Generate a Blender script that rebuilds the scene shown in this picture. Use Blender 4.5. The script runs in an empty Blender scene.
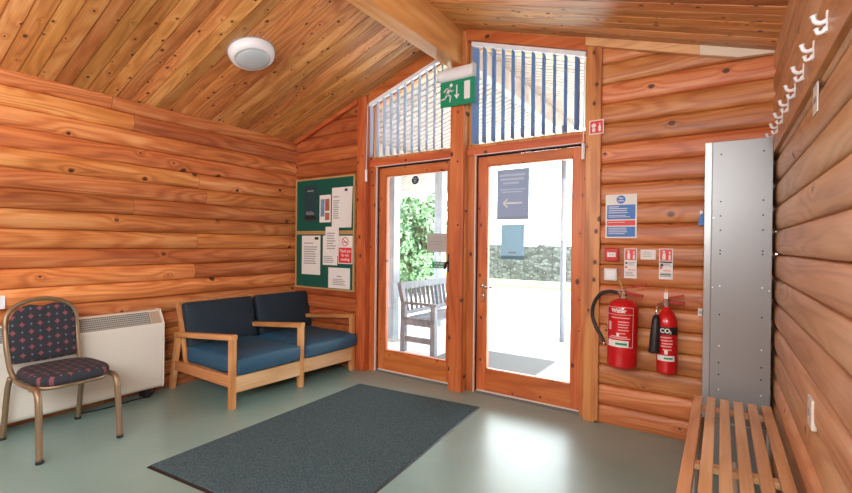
import bpy, bmesh, math, random
from mathutils import Vector, Matrix, Euler
random.seed(7)
S = bpy.context.scene
COL = S.collection
PI = math.pi

# ------------------------------------------------------------------ camera
cam_d = bpy.data.cameras.new('camera')
cam_d.sensor_width = 36.0
cam_d.lens = 443.2331 / 852 * 36.0
cam_d.clip_start = 0.05
cam = bpy.data.objects.new('camera', cam_d); COL.objects.link(cam)
_p, _y, _r = -0.0036, -0.5877, 0.0105
_F = Vector((math.sin(_y) * math.cos(_p), math.cos(_y) * math.cos(_p), math.sin(_p)))
_R0 = Vector((math.cos(_y), -math.sin(_y), 0)); _U0 = _R0.cross(_F)
_A = _R0 * math.cos(_r) + _U0 * math.sin(_r)
_B = -_R0 * math.sin(_r) + _U0 * math.cos(_r)
_M = Matrix((_A, _B, -_F)).transposed().to_4x4(); _M.translation = Vector((0, 0, 1.3))
cam.matrix_world = _M
S.camera = cam

# ------------------------------------------------------------------ daylight and added fill
world = bpy.data.worlds.new('sky'); S.world = world; world.use_nodes = True
_bg = world.node_tree.nodes['Background']
_bg.inputs['Color'].default_value = (0.90, 0.96, 1.0, 1)
_bg.inputs['Strength'].default_value = 9.5

_sun = bpy.data.lights.new('sun', 'SUN'); _sun.energy = 50; _sun.angle = math.radians(.6); _sun.color = (1.0, .97, .92)
_so = bpy.data.objects.new('sun', _sun); COL.objects.link(_so)
_so.rotation_euler = Vector((-.64, .10, -.76)).to_track_quat('-Z', 'Y').to_euler()

def area(name, loc, aim, sx, sy, watts, col):
    l = bpy.data.lights.new(name, 'AREA'); l.shape = 'RECTANGLE'; l.size = sx; l.size_y = sy
    l.energy = watts; l.color = col
    o = bpy.data.objects.new(name, l); COL.objects.link(o); o.location = loc
    o.rotation_euler = (Vector(aim) - Vector(loc)).to_track_quat('-Z', 'Y').to_euler()
    return o
# fill added at the rear, then daylight of the right-wall window behind the photographer
area('rear_fill_light', (-1.95, -1.45, 2.0), (-1.95, 3.0, .9), 4.0, 1.2, 80, (0.93, 0.97, 1.0))
area('side_window_light', (0.10, -0.75, 2.05), (-4.1, 0.9, 1.1), 1.5, .8, 130, (0.93, 0.97, 1.0))

S.view_settings.view_transform = 'Standard'
S.view_settings.look = 'None'
S.view_settings.exposure = 0.0
S.view_settings.gamma = 1.0
S.view_settings.use_curve_mapping = False

# ------------------------------------------------------------------ dimensions
XL, XR = -4.11, 0.256          # crest of the side walls' logs
YW = 3.447                      # crest of the door wall's logs
RX, RZL, RZR, SLL, SLR = -2.005, 3.17, 3.235, 0.328, 0.325  # ridge of the ceiling, slopes left and right
YB = -1.6                       # rear end of the room
DY = 3.535                      # front of the door leaves
def cz(x): return RZL - SLL * (RX - x) if x < RX else RZR - SLR * (x - RX)

# ------------------------------------------------------------------ helpers
class MB:
    def __init__(s): s.bm = bmesh.new()
    def box(s, x0, x1, y0, y1, z0, z1, mat=None):
        vs = [s.bm.verts.new(c) for c in ((x0,y0,z0),(x1,y0,z0),(x1,y1,z0),(x0,y1,z0),(x0,y0,z1),(x1,y0,z1),(x1,y1,z1),(x0,y1,z1))]
        for f in ((0,3,2,1),(4,5,6,7),(0,1,5,4),(1,2,6,5),(2,3,7,6),(3,0,4,7)): s.bm.faces.new([vs[i] for i in f])
        if mat is not None:
            for v in vs: v.co = mat @ v.co
        return s
    def hexa(s, pts):      # 8 points: bottom 4 ccw, top 4 ccw
        vs = [s.bm.verts.new(c) for c in pts]
        for f in ((0,3,2,1),(4,5,6,7),(0,1,5,4),(1,2,6,5),(2,3,7,6),(3,0,4,7)): s.bm.faces.new([vs[i] for i in f])
        return s
    def beam(s, p, q, w, h, up=(0,0,1)):   # rectangular bar from p to q
        p = Vector(p); q = Vector(q); d = (q - p).normalized(); up = Vector(up)
        r = d.cross(up).normalized(); u = r.cross(d).normalized()
        c = []
        for e in (p, q):
            for a, b in ((-1,-1),(1,-1),(1,1),(-1,1)): c.append(e + r*a*w/2 + u*b*h/2)
        return s.hexa(c)
    def prism(s, poly, d0, d1, axis='Y'):  # poly 2D extruded
        def P(a, b, d):
            return {'Y': (a, d, b), 'X': (d, a, b), 'Z': (a, b, d)}[axis]
        A = [s.bm.verts.new(P(a, b, d0)) for a, b in poly]; B = [s.bm.verts.new(P(a, b, d1)) for a, b in poly]
        n = len(poly)
        s.bm.faces.new(A[::-1]); s.bm.faces.new(B)
        for i in range(n): s.bm.faces.new((A[i], A[(i+1)%n], B[(i+1)%n], B[i]))
        return s
    def tube(s, pts, r, n=12, cap=True):
        pts = [Vector(p) for p in pts]; rs = r if isinstance(r, (list, tuple)) else [r]*len(pts)
        rings = []; ref = None
        for i, p in enumerate(pts):
            d = ((pts[min(i+1, len(pts)-1)] - p).normalized() + (p - pts[max(i-1, 0)]).normalized())
            if d.length < 1e-6: d = pts[min(i+1, len(pts)-1)] - pts[max(i-1, 0)]
            d.normalize()
            if ref is None: ref = Vector((0,0,1)) if abs(d.z) < .9 else Vector((1,0,0))
            u = (ref - d * ref.dot(d)).normalized(); v = d.cross(u); ref = u
            rings.append([s.bm.verts.new(p + (u*math.cos(2*PI*k/n) + v*math.sin(2*PI*k/n)) * rs[i]) for k in range(n)])
        for a, b in zip(rings, rings[1:]):
            for k in range(n): s.bm.faces.new((a[k], a[(k+1)%n], b[(k+1)%n], b[k]))
        if cap: s.bm.faces.new(rings[0][::-1]); s.bm.faces.new(rings[-1])
        return s
    def lathe(s, prof, c=(0,0,0), n=32, mat=None):   # prof (r,z)
        rings = []
        for r, z in prof:
            if r < 1e-6: rings.append([s.bm.verts.new((c[0], c[1], c[2]+z))])
            else: rings.append([s.bm.verts.new((c[0]+r*math.cos(2*PI*k/n), c[1]+r*math.sin(2*PI*k/n), c[2]+z)) for k in range(n)])
        for a, b in zip(rings, rings[1:]):
            for k in range(n):
                if len(a) == 1 and len(b) == 1: continue
                if len(a) == 1: s.bm.faces.new((a[0], b[k], b[(k+1)%n]))
                elif len(b) == 1: s.bm.faces.new((a[k], a[(k+1)%n], b[0]))
                else: s.bm.faces.new((a[k], a[(k+1)%n], b[(k+1)%n], b[k]))
        if mat is not None:
            for rg in rings:
                for v in rg: v.co = mat @ v.co
        return s
    def build(s, name, m, parent=None, bevel=0, seg=2, smooth=False, sub=0, loc=None):
        bmesh.ops.recalc_face_normals(s.bm, faces=s.bm.faces)
        me = bpy.data.meshes.new(name); s.bm.to_mesh(me); s.bm.free()
        if smooth:
            for p in me.polygons: p.use_smooth = True
        me.materials.append(m)
        o = bpy.data.objects.new(name, me); COL.objects.link(o)
        if parent is not None: o.parent = parent
        if loc is not None: o.location = loc
        if bevel:
            b = o.modifiers.new('bevel', 'BEVEL'); b.width = bevel; b.segments = seg; b.limit_method = 'ANGLE'; b.angle_limit = math.radians(40)
        if sub:
            b = o.modifiers.new('sub', 'SUBSURF'); b.levels = sub; b.render_levels = sub
        return o

def tag(o, label=None, cat=None, group=None, kind=None):
    if label: o['label'] = label
    if cat: o['category'] = cat
    if group: o['group'] = group
    if kind: o['kind'] = kind
    return o
def empty(name, loc, rz=0.0):
    o = bpy.data.objects.new(name, None); COL.objects.link(o); o.location = loc; o.rotation_euler = (0, 0, rz)
    o.empty_display_size = .1
    return o
def struct(o): o['kind'] = 'structure'; return o
def copy_tree(o, parent=None):
    c = o.copy(); COL.objects.link(c); c.parent = parent
    for ch in list(o.children): copy_tree(ch, c)
    return c

# ------------------------------------------------------------------ materials
def nm(name):
    m = bpy.data.materials.new(name); m.use_nodes = True
    nt = m.node_tree; b = nt.nodes['Principled BSDF']
    return m, nt, b
def plain(name, col, rough=.5, metal=0, spec=.5, noise=0, nscale=60, bump=0, coat=0, emit=None):
    m, nt, b = nm(name)
    b.inputs['Base Color'].default_value = (*col, 1); b.inputs['Roughness'].default_value = rough
    b.inputs['Metallic'].default_value = metal; b.inputs['Specular IOR Level'].default_value = spec
    b.inputs['Coat Weight'].default_value = coat
    if noise or bump:
        tc = nt.nodes.new('ShaderNodeTexCoord'); n = nt.nodes.new('ShaderNodeTexNoise')
        n.inputs['Scale'].default_value = nscale; n.inputs['Detail'].default_value = 3
        nt.links.new(tc.outputs['Object'], n.inputs['Vector'])
        if noise:
            mx = nt.nodes.new('ShaderNodeMix'); mx.data_type = 'RGBA'
            mx.inputs['A'].default_value = (*[c*(1-noise) for c in col], 1); mx.inputs['B'].default_value = (*[min(1, c*(1+noise)) for c in col], 1)
            nt.links.new(n.outputs['Fac'], mx.inputs['Factor']); nt.links.new(mx.outputs['Result'], b.inputs['Base Color'])
        if bump:
            bp = nt.nodes.new('ShaderNodeBump'); bp.inputs['Strength'].default_value = bump; bp.inputs['Distance'].default_value = .004
            nt.links.new(n.outputs['Fac'], bp.inputs['Height']); nt.links.new(bp.outputs['Normal'], b.inputs['Normal'])
    return m

def wood(name, dark, mid, light, grain='X', across='Z', pitch=None, off=0.0, joint=0.0, rough=.42, knots=3.2, kr=.05, tone=.18, knotcol=(.09,.03,.012), seed=0.0, ring=26.0, con=(.22, .98)):
    m, nt, b = nm(name); N = nt.nodes; L = nt.links
    def math_(op, a, c=None, d=None):
        n = N.new('ShaderNodeMath'); n.operation = op
        for i, v in enumerate((a, c, d)):
            if v is None: continue
            if isinstance(v, (int, float)): n.inputs[i].default_value = v
            else: L.new(v, n.inputs[i])
        return n.outputs[0]
    tc = N.new('ShaderNodeTexCoord'); sp = N.new('ShaderNodeSeparateXYZ'); L.new(tc.outputs['Object'], sp.inputs[0])
    third = [k for k in 'XYZ' if k not in (grain, across)][0]
    a, c, t = sp.outputs[grain], sp.outputs[across], sp.outputs[third]
    oi = N.new('ShaderNodeObjectInfo')
    if pitch:
        bid = math_('FLOOR', math_('DIVIDE', math_('SUBTRACT', c, off), pitch))
        wn = N.new('ShaderNodeTexWhiteNoise'); wn.noise_dimensions = '1D'; L.new(math_('ADD', bid, seed), wn.inputs['W'])
        rnd = wn.outputs['Value']
        if joint:
            aa = math_('ADD', a, math_('MULTIPLY', rnd, joint * 3.7))
            q = math_('DIVIDE', aa, joint)
            seg = math_('FLOOR', q)
            wn2 = N.new('ShaderNodeTexWhiteNoise'); wn2.noise_dimensions = '1D'
            L.new(math_('ADD', math_('MULTIPLY', seg, 17.3), math_('MULTIPLY', bid, 3.1)), wn2.inputs['W'])
            rnd = wn2.outputs['Value']
            fr = math_('FRACT', q)
            jl = math_('LESS_THAN', fr, .0025 / joint)
    else:
        rnd = oi.outputs['Random']
    rs = math_('MULTIPLY', rnd, 37.0)
    vec = N.new('ShaderNodeCombineXYZ')
    L.new(math_('ADD', math_('MULTIPLY', a, .75), rs), vec.inputs[0])
    L.new(math_('MULTIPLY', c, 5.5), vec.inputs[1]); L.new(math_('ADD', math_('MULTIPLY', t, 5.5), rs), vec.inputs[2])
    # knots
    kv = N.new('ShaderNodeCombineXYZ')
    L.new(math_('ADD', math_('MULTIPLY', a, .75), math_('MULTIPLY', rs, 3.1)), kv.inputs[0]); L.new(c, kv.inputs[1]); L.new(math_('MULTIPLY', t, .5), kv.inputs[2])
    vo = N.new('ShaderNodeTexVoronoi'); vo.voronoi_dimensions = '2D'; vo.inputs['Scale'].default_value = knots; vo.inputs['Randomness'].default_value = 1
    L.new(kv.outputs[0], vo.inputs['Vector'])
    dist = vo.outputs['Distance']
    sc = N.new('ShaderNodeSeparateColor'); L.new(vo.outputs['Color'], sc.inputs[0])
    keep = math_('GREATER_THAN', sc.outputs[0], .35)
    rad = math_('MULTIPLY_ADD', sc.outputs[1], kr, kr * .45)
    kn = math_('MULTIPLY', keep, math_('SUBTRACT', 1.0, N_smooth(N, L, dist, rad)))
    swirl = math_('MULTIPLY', keep, math_('POWER', 2.718, math_('MULTIPLY', dist, -11.0)))
    n1 = N.new('ShaderNodeTexNoise'); n1.inputs['Scale'].default_value = 1.0; n1.inputs['Detail'].default_value = 1.5; n1.inputs['Roughness'].default_value = .4
    L.new(vec.outputs[0], n1.inputs['Vector'])
    h = math_('ADD', n1.outputs['Fac'], math_('MULTIPLY', swirl, .16))
    rg = math_('MULTIPLY_ADD', math_('SINE', math_('MULTIPLY', h, ring * 2.6)), .5, .5)
    rg = math_('POWER', rg, 1.6)
    v2 = N.new('ShaderNodeCombineXYZ')
    L.new(math_('ADD', math_('MULTIPLY', a, 3.0), rs), v2.inputs[0]); L.new(math_('MULTIPLY', c, 90), v2.inputs[1]); L.new(math_('MULTIPLY', t, 90), v2.inputs[2])
    n2 = N.new('ShaderNodeTexNoise'); n2.inputs['Scale'].default_value = 1; n2.inputs['Detail'].default_value = 2; L.new(v2.outputs[0], n2.inputs['Vector'])
    n3 = N.new('ShaderNodeTexNoise'); n3.inputs['Scale'].default_value = 1.3; n3.inputs['Detail'].default_value = 2; L.new(vec.outputs[0], n3.inputs['Vector'])
    f = math_('ADD', math_('ADD', math_('MULTIPLY', rg, .20), math_('MULTIPLY', n2.outputs['Fac'], .42)), math_('MULTIPLY', math_('MULTIPLY_ADD', n3.outputs['Fac'], 1.6, -.3), .55))
    cr = N.new('ShaderNodeValToRGB'); cr.color_ramp.elements[0].position = con[0]; cr.color_ramp.elements[0].color = (*light, 1)
    cr.color_ramp.elements[1].position = con[1]; cr.color_ramp.elements[1].color = (*dark, 1)
    e = cr.color_ramp.elements.new(.56); e.color = (*mid, 1)
    L.new(f, cr.inputs[0])
    # per-board tone
    hsv = N.new('ShaderNodeHueSaturation'); L.new(cr.outputs[0], hsv.inputs['Color'])
    L.new(math_('MULTIPLY_ADD', rnd, 2 * tone, 1 - tone), hsv.inputs['Value'])
    wn3 = N.new('ShaderNodeTexWhiteNoise'); wn3.noise_dimensions = '1D'; L.new(math_('ADD', rs, 5.5), wn3.inputs['W'])
    L.new(math_('MULTIPLY_ADD', wn3.outputs['Value'], .016, .492), hsv.inputs['Hue'])
    mx = N.new('ShaderNodeMix'); mx.data_type = 'RGBA'; L.new(kn, mx.inputs['Factor']); L.new(hsv.outputs[0], mx.inputs['A']); mx.inputs['B'].default_value = (*knotcol, 1)
    out = mx.outputs['Result']
    if pitch and joint:
        m2 = N.new('ShaderNodeMix'); m2.data_type = 'RGBA'; L.new(jl, m2.inputs['Factor']); L.new(out, m2.inputs['A']); m2.inputs['B'].default_value = (.05, .02, .01, 1)
        out = m2.outputs['Result']
    L.new(out, b.inputs['Base Color'])
    b.inputs['Roughness'].default_value = rough
    bp = N.new('ShaderNodeBump'); bp.inputs['Strength'].default_value = .12; bp.inputs['Distance'].default_value = .002
    L.new(n2.outputs['Fac'], bp.inputs['Height']); L.new(bp.outputs[0], b.inputs['Normal'])
    return m
def N_smooth(N, L, val, edge):
    n = N.new('ShaderNodeMapRange'); n.interpolation_type = 'SMOOTHSTEP'
    L.new(val, n.inputs['Value']); mm = N.new('ShaderNodeMath'); mm.operation = 'MULTIPLY'; L.new(edge, mm.inputs[0]); mm.inputs[1].default_value = .5
    L.new(mm.outputs[0], n.inputs['From Min']); L.new(edge, n.inputs['From Max'])
    return n.outputs[0]

PIT = .148
O_D, O_M, O_L = (.30, .075, .020), (.57, .19, .056), (.76, .37, .145)
P_D, P_M, P_L = (.32, .065, .018), (.54, .135, .034), (.66, .225, .065)
B_D, B_M, B_L = (.42, .17, .06), (.62, .31, .12), (.76, .44, .20)
M = {}
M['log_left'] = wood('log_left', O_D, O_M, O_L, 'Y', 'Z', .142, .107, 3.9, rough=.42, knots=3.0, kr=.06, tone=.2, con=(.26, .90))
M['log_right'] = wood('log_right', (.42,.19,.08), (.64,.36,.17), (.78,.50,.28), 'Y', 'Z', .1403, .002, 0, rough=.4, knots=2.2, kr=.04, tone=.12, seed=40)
M['log_back_left_shaded'] = wood('log_back_left_shaded', (.20,.045,.013), (.40,.105,.028), (.54,.19,.06), 'X', 'Z', PIT, .134, 0, rough=.42, knots=3.2, kr=.045, tone=.12, seed=70)  # shade of the left section put into a redder, darker log colour
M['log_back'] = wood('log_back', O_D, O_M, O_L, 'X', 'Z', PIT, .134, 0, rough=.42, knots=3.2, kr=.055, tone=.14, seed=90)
M['ceiling'] = wood('ceiling_board', (.30,.095,.022), (.61,.26,.075), (.81,.46,.18), 'X', 'Y', .101, .0, 0, rough=.36, knots=7.2, kr=.085, tone=.26, knotcol=(.07,.022,.01), seed=11)
M['porch_board'] = wood('porch_board', (.16,.125,.11), (.27,.22,.19), (.38,.315,.28), 'X', 'Y', .101, .0, 2.1, rough=.6, knots=4, kr=.05, tone=.1)
M['post'] = wood('post', P_D, P_M, P_L, 'Z', 'X', rough=.38, knots=6.5, kr=.10, tone=.08, ring=14)
M['rail'] = wood('rail', P_D, P_M, P_L, 'X', 'Z', rough=.38, knots=5.5, kr=.09, tone=.08, ring=14)
M['stud'] = wood('stud', O_D, (.60,.24,.07), (.76,.38,.13), 'Z', 'X', rough=.38, knots=8, kr=.11, tone=.06, ring=14)
M['beam'] = wood('beam', (.44,.17,.045), (.70,.32,.10), (.84,.48,.20), 'Y', 'Z', rough=.4, knots=3.0, kr=.05, tone=.05, ring=10)
M['pale_trim'] = wood('pale_trim', (.50,.24,.09), (.72,.42,.18), (.84,.56,.28), 'X', 'Z', rough=.4, knots=2, kr=.04, tone=.05)
M['sofa_wood'] = wood('sofa_wood', (.34,.12,.035), (.60,.28,.10), (.74,.43,.20), 'Z', 'X', rough=.35, knots=1.2, kr=.003, tone=.08, ring=10)
M['sofa_wood_x'] = wood('sofa_wood_x', (.34,.12,.04), (.56,.26,.09), (.70,.38,.16), 'X', 'Z', rough=.35, knots=1.2, kr=.003, tone=.08, ring=10)
M['sofa_wood_y'] = wood('sofa_wood_y', (.48,.26,.11), (.70,.45,.23), (.82,.60,.36), 'Y', 'Z', rough=.35, knots=1.5, kr=.003, tone=.05, ring=10)
M['slat'] = wood('slat', (.40,.18,.075), (.66,.36,.17), (.80,.52,.30), 'Y', 'X', rough=.4, knots=3, kr=.03, tone=.1, ring=12)
M['grey_wood'] = wood('grey_wood', (.11,.115,.13), (.17,.18,.21), (.24,.25,.29), 'Z', 'X', rough=.7, knots=1, kr=.02, tone=.05)
M['white'] = plain('white_plastic', (.80, .82, .84), .35)
M['offwhite'] = plain('offwhite', (.72, .71, .66), .4)
M['paper'] = plain('paper', (.78, .78, .74), .7)
M['ink'] = plain('grey_print', (.33, .33, .34), .7)
M['black'] = plain('black_rubber', (.012, .012, .013), .45)
M['dark'] = plain('dark_gap', (.012, .008, .006), .8)
M['steel'] = plain('steel', (.55, .55, .55), .3, 1)
M['chrome'] = plain('chrome', (.75, .75, .75), .15, 1)
M['red'] = plain('red_paint', (.56, .008, .012), .22, coat=.4)
M['signred'] = plain('sign_red', (.70, .03, .03), .45)
M['darkred'] = plain('dark_red', (.40, .012, .015), .35)
M['green'] = plain('sign_green', (.0, .27, .13), .4)
M['felt'] = plain('green_felt', (.004, .085, .055), .95, noise=.2, nscale=300)
M['blue'] = plain('sign_blue', (.02, .16, .50), .45)
M['teal'] = plain('poster_teal', (.010, .055, .065), .5)
M['brass'] = plain('frame_tan', (.50, .31, .12), .5)
M['heater'] = plain('heater_cream', (.70, .68, .60), .38, noise=.03, nscale=4)
M['grille'] = plain('heater_grille', (.36, .36, .33), .5)
M['cabinet'] = plain('cabinet_grey', (.29, .305, .305), .38, .35, noise=.05, nscale=3)
M['chair_metal'] = plain('chair_metal', (.27, .19, .115), .38, .55)
M['eave_white'] = plain('eave_white', (.75, .76, .78), .6)
M['render'] = plain('outside_wall', (.5, .45, .4), .9)

# floor: worn satin grey-green vinyl
m, nt, b = nm('vinyl_floor'); tc = nt.nodes.new('ShaderNodeTexCoord')
n = nt.nodes.new('ShaderNodeTexNoise'); n.inputs['Scale'].default_value = 1.6; n.inputs['Detail'].default_value = 5
nt.links.new(tc.outputs['Object'], n.inputs['Vector'])
cr = nt.nodes.new('ShaderNodeValToRGB'); cr.color_ramp.elements[0].position = .3; cr.color_ramp.elements[0].color = (.180, .315, .288, 1)
cr.color_ramp.elements[1].position = .75; cr.color_ramp.elements[1].color = (.245, .400, .368, 1)
nt.links.new(n.outputs['Fac'], cr.inputs[0]); nt.links.new(cr.outputs[0], b.inputs['Base Color'])
n2 = nt.nodes.new('ShaderNodeTexNoise'); n2.inputs['Scale'].default_value = 5; n2.inputs['Detail'].default_value = 4
nt.links.new(tc.outputs['Object'], n2.inputs['Vector'])
mr = nt.nodes.new('ShaderNodeMapRange'); mr.inputs['To Min'].default_value = .38; mr.inputs['To Max'].default_value = .48
nt.links.new(n2.outputs['Fac'], mr.inputs['Value']); nt.links.new(mr.outputs[0], b.inputs['Roughness'])
b.inputs['Specular IOR Level'].default_value = .8; b.inputs['Coat Weight'].default_value = .75; b.inputs['Coat Roughness'].default_value = .26; M['floor'] = m

# entrance mat: speckled blue-grey carpet
def speckle(name, a, c, scale, bump=.6, rough=.95):
    m, nt, b = nm(name); tc = nt.nodes.new('ShaderNodeTexCoord')
    n = nt.nodes.new('ShaderNodeTexNoise'); n.inputs['Scale'].default_value = scale; n.inputs['Detail'].default_value = 2
    nt.links.new(tc.outputs['Object'], n.inputs['Vector'])
    cr = nt.nodes.new('ShaderNodeValToRGB'); cr.color_ramp.elements[0].position = .36; cr.color_ramp.elements[0].color = (*a, 1)
    cr.color_ramp.elements[1].position = .64; cr.color_ramp.elements[1].color = (*c, 1)
    nt.links.new(n.outputs['Fac'], cr.inputs[0]); nt.links.new(cr.outputs[0], b.inputs['Base Color'])
    b.inputs['Roughness'].default_value = rough
    bp = nt.nodes.new('ShaderNodeBump'); bp.inputs['Strength'].default_value = bump; bp.inputs['Distance'].default_value = .004
    nt.links.new(n.outputs['Fac'], bp.inputs['Height']); nt.links.new(bp.outputs[0], b.inputs['Normal'])
    return m
M['mat'] = speckle('mat_pile', (.014, .038, .046), (.070, .122, .140), 150)
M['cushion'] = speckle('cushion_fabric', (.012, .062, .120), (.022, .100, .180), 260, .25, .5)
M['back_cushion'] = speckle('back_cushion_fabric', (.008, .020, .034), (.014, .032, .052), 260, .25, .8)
M['concrete'] = speckle('concrete', (.48, .49, .49), (.60, .60, .60), 12, .2)
M['grass'] = speckle('grass', (.10, .20, .05), (.18, .32, .09), 30, .8)
M['leaf'] = speckle('leaf', (.035, .085, .04), (.085, .18, .08), 3, .2, .7)
M['bark'] = plain('bark', (.12, .09, .07), .9, noise=.3, nscale=20)

# chair fabric: dark with small diamond motifs
m, nt, b = nm('chair_fabric'); N = nt.nodes; Lk = nt.links
tc = N.new('ShaderNodeTexCoord'); sp = N.new('ShaderNodeSeparateXYZ'); Lk.new(tc.outputs['UV'], sp.inputs[0])
def mth(op, a, c=None, d=None):
    n = N.new('ShaderNodeMath'); n.operation = op
    for i, v in enumerate((a, c, d)):
        if v is None: continue
        if isinstance(v, (int, float)): n.inputs[i].default_value = v
        else: Lk.new(v, n.inputs[i])
    return n.outputs[0]
def motif(u0, v0, size):
    fu = mth('ABSOLUTE', mth('SUBTRACT', mth('FRACT', mth('ADD', mth('DIVIDE', sp.outputs[0], .094), u0)), .5))
    fv = mth('ABSOLUTE', mth('SUBTRACT', mth('FRACT', mth('ADD', mth('DIVIDE', sp.outputs[1], .100), v0)), .5))
    s = mth('ADD', mth('POWER', fu, .75), mth('POWER', fv, .75))
    return mth('LESS_THAN', s, size)
red = mth('MAXIMUM', motif(0, 0, .30), motif(.5, .5, .30)); blu = mth('MAXIMUM', motif(.5, 0, .17), motif(0, .5, .17))
nz = N.new('ShaderNodeTexNoise'); nz.inputs['Scale'].default_value = 260; Lk.new(tc.outputs['Object'], nz.inputs['Vector'])
c0 = N.new('ShaderNodeMix'); c0.data_type = 'RGBA'; Lk.new(nz.outputs['Fac'], c0.inputs['Factor']); c0.inputs['A'].default_value = (.012, .014, .020, 1); c0.inputs['B'].default_value = (.035, .036, .045, 1)
c1 = N.new('ShaderNodeMix'); c1.data_type = 'RGBA'; Lk.new(red, c1.inputs['Factor']); Lk.new(c0.outputs['Result'], c1.inputs['A']); c1.inputs['B'].default_value = (.20, .060, .075, 1)
c2 = N.new('ShaderNodeMix'); c2.data_type = 'RGBA'; Lk.new(blu, c2.inputs['Factor']); Lk.new(c1.outputs['Result'], c2.inputs['A']); c2.inputs['B'].default_value = (.09, .15, .20, 1)
Lk.new(c2.outputs['Result'], b.inputs['Base Color']); b.inputs['Roughness'].default_value = .9
M['chair_fabric'] = m

# garden stone wall
m, nt, b = nm('rubble_stone'); N = nt.nodes
tc = N.new('ShaderNodeTexCoord'); v = N.new('ShaderNodeTexVoronoi'); v.inputs['Scale'].default_value = 7.5
mp = N.new('ShaderNodeMapping'); mp.inputs['Scale'].default_value = (.8, .8, 1.5); nt.links.new(tc.outputs['Object'], mp.inputs[0]); nt.links.new(mp.outputs[0], v.inputs['Vector'])
ve = N.new('ShaderNodeTexVoronoi'); ve.feature = 'DISTANCE_TO_EDGE'; ve.inputs['Scale'].default_value = 7.5; nt.links.new(mp.outputs[0], ve.inputs['Vector'])
hs = N.new('ShaderNodeSeparateColor'); nt.links.new(v.outputs['Color'], hs.inputs[0])
cr = N.new('ShaderNodeValToRGB'); cr.color_ramp.elements[0].color = (.022, .025, .028, 1); cr.color_ramp.elements[1].color = (.085, .09, .095, 1); nt.links.new(hs.outputs[0], cr.inputs[0])
lt = N.new('ShaderNodeMath'); lt.operation = 'LESS_THAN'; lt.inputs[1].default_value = .045; nt.links.new(ve.outputs['Distance'], lt.inputs[0])
mx = N.new('ShaderNodeMix'); mx.data_type = 'RGBA'; nt.links.new(lt.outputs[0], mx.inputs['Factor']); nt.links.new(cr.outputs[0], mx.inputs['A']); mx.inputs['B'].default_value = (.008, .008, .008, 1)
nt.links.new(mx.outputs['Result'], b.inputs['Base Color']); b.inputs['Roughness'].default_value = .95
M['stone'] = m

# window glass: clear with surface reflection
m, nt, b = nm('clear_glass'); N = nt.nodes; out = N['Material Output']
tr = N.new('ShaderNodeBsdfTransparent'); tr.inputs[0].default_value = (.96, .98, .97, 1)
gl = N.new('ShaderNodeBsdfGlossy'); gl.inputs['Roughness'].default_value = .02
fr = N.new('ShaderNodeFresnel'); fr.inputs['IOR'].default_value = 1.45
mxs = N.new('ShaderNodeMixShader'); nt.links.new(fr.outputs[0], mxs.inputs[0]); nt.links.new(tr.outputs[0], mxs.inputs[1]); nt.links.new(gl.outputs[0], mxs.inputs[2])
nt.links.new(mxs.outputs[0], out.inputs['Surface']); M['glass'] = m

# translucent blind fabric
def blindmat(name, col, trans):
    m, nt, b = nm(name); N = nt.nodes; out = N['Material Output']
    d = N.new('ShaderNodeBsdfDiffuse'); d.inputs[0].default_value = (*col, 1)
    t = N.new('ShaderNodeBsdfTranslucent'); t.inputs[0].default_value = (*col, 1)
    x = N.new('ShaderNodeMixShader'); x.inputs[0].default_value = trans
    nt.links.new(d.outputs[0], x.inputs[1]); nt.links.new(t.outputs[0], x.inputs[2]); nt.links.new(x.outputs[0], out.inputs['Surface'])
    return m
M['blind'] = blindmat('blind_fabric', (.32, .47, .72), .48)
M['poster_blue'] = blindmat('poster_blue', (.40, .49, .64), .28)
M['poster_cyan'] = blindmat('poster_cyan', (.44, .68, .80), .26)
M['blind_pale'] = blindmat('blind_fabric_pale', (.55, .63, .78), .35)

# ------------------------------------------------------------------ the room
struct(MB().box(XL - .2, XR + .2, YB, DY + .1, -.08, 0).build('floor', M['floor']))

def log_profile(z0, z1, off, crest, dirn, back, g, PIT, pw):
    """2-D outline (depth, z) of a stack of half-round logs; dirn = -1 when the room lies on the low side."""
    pts = []
    k0 = math.floor((z0 - off) / PIT)
    k = k0
    zs = set([z0, z1])
    while off + k * PIT < z1:
        for t in (.0, .029, .034, .06, .14, .26, .40, .55, .70, .83, .92, .955, .974, .979):
            z = off + (k + t) * PIT
            if z0 < z < z1: zs.add(z)
        k += 1
    for z in sorted(zs):
        t = ((z - off) / PIT) % 1.0
        d = g * (abs(2 * t - 1) ** pw)
        if t < .030 or t > .975: d += .022
        pts.append((crest - dirn * d, z))
    return pts
def log_wall(name, m, axis, a0, a1, off, crest, dirn, z1, back, cutx=None, g=.026, pit=.148, pw=3.0):
    """axis 'Y': the wall runs along Y and faces X; axis 'X': runs along X and faces -Y."""
    pr = log_profile(0, z1, off, crest, dirn, back, g, pit, pw)
    poly = pr + [(back, z1), (back, 0)]
    mb = MB()
    if axis == 'Y': mb.prism([(p[0], p[1]) for p in poly], a0, a1, 'Y')
    else: mb.prism([(p[0], p[1]) for p in poly], a0, a1, 'X')
    if cutx is not None:
        sgn = cutx
        n = Vector(((SLR if sgn > 0 else -SLL), 0, 1)).normalized()
        bmesh.ops.bisect_plane(mb.bm, geom=mb.bm.verts[:] + mb.bm.edges[:] + mb.bm.faces[:], plane_co=(RX, 0, (RZR if sgn > 0 else RZL) + .03), plane_no=n, clear_outer=True)
    o = mb.build(name, m)
    for p in o.data.polygons: p.use_smooth = True
    try: o.data.set_sharp_from_angle(angle=math.radians(50))
    except Exception: pass
    return struct(o)
log_wall('wall_left', M['log_left'], 'Y', YB, 3.6, .107, XL, 1, 2.515, XL - .14, g=.036, pit=.142, pw=2.2)
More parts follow.
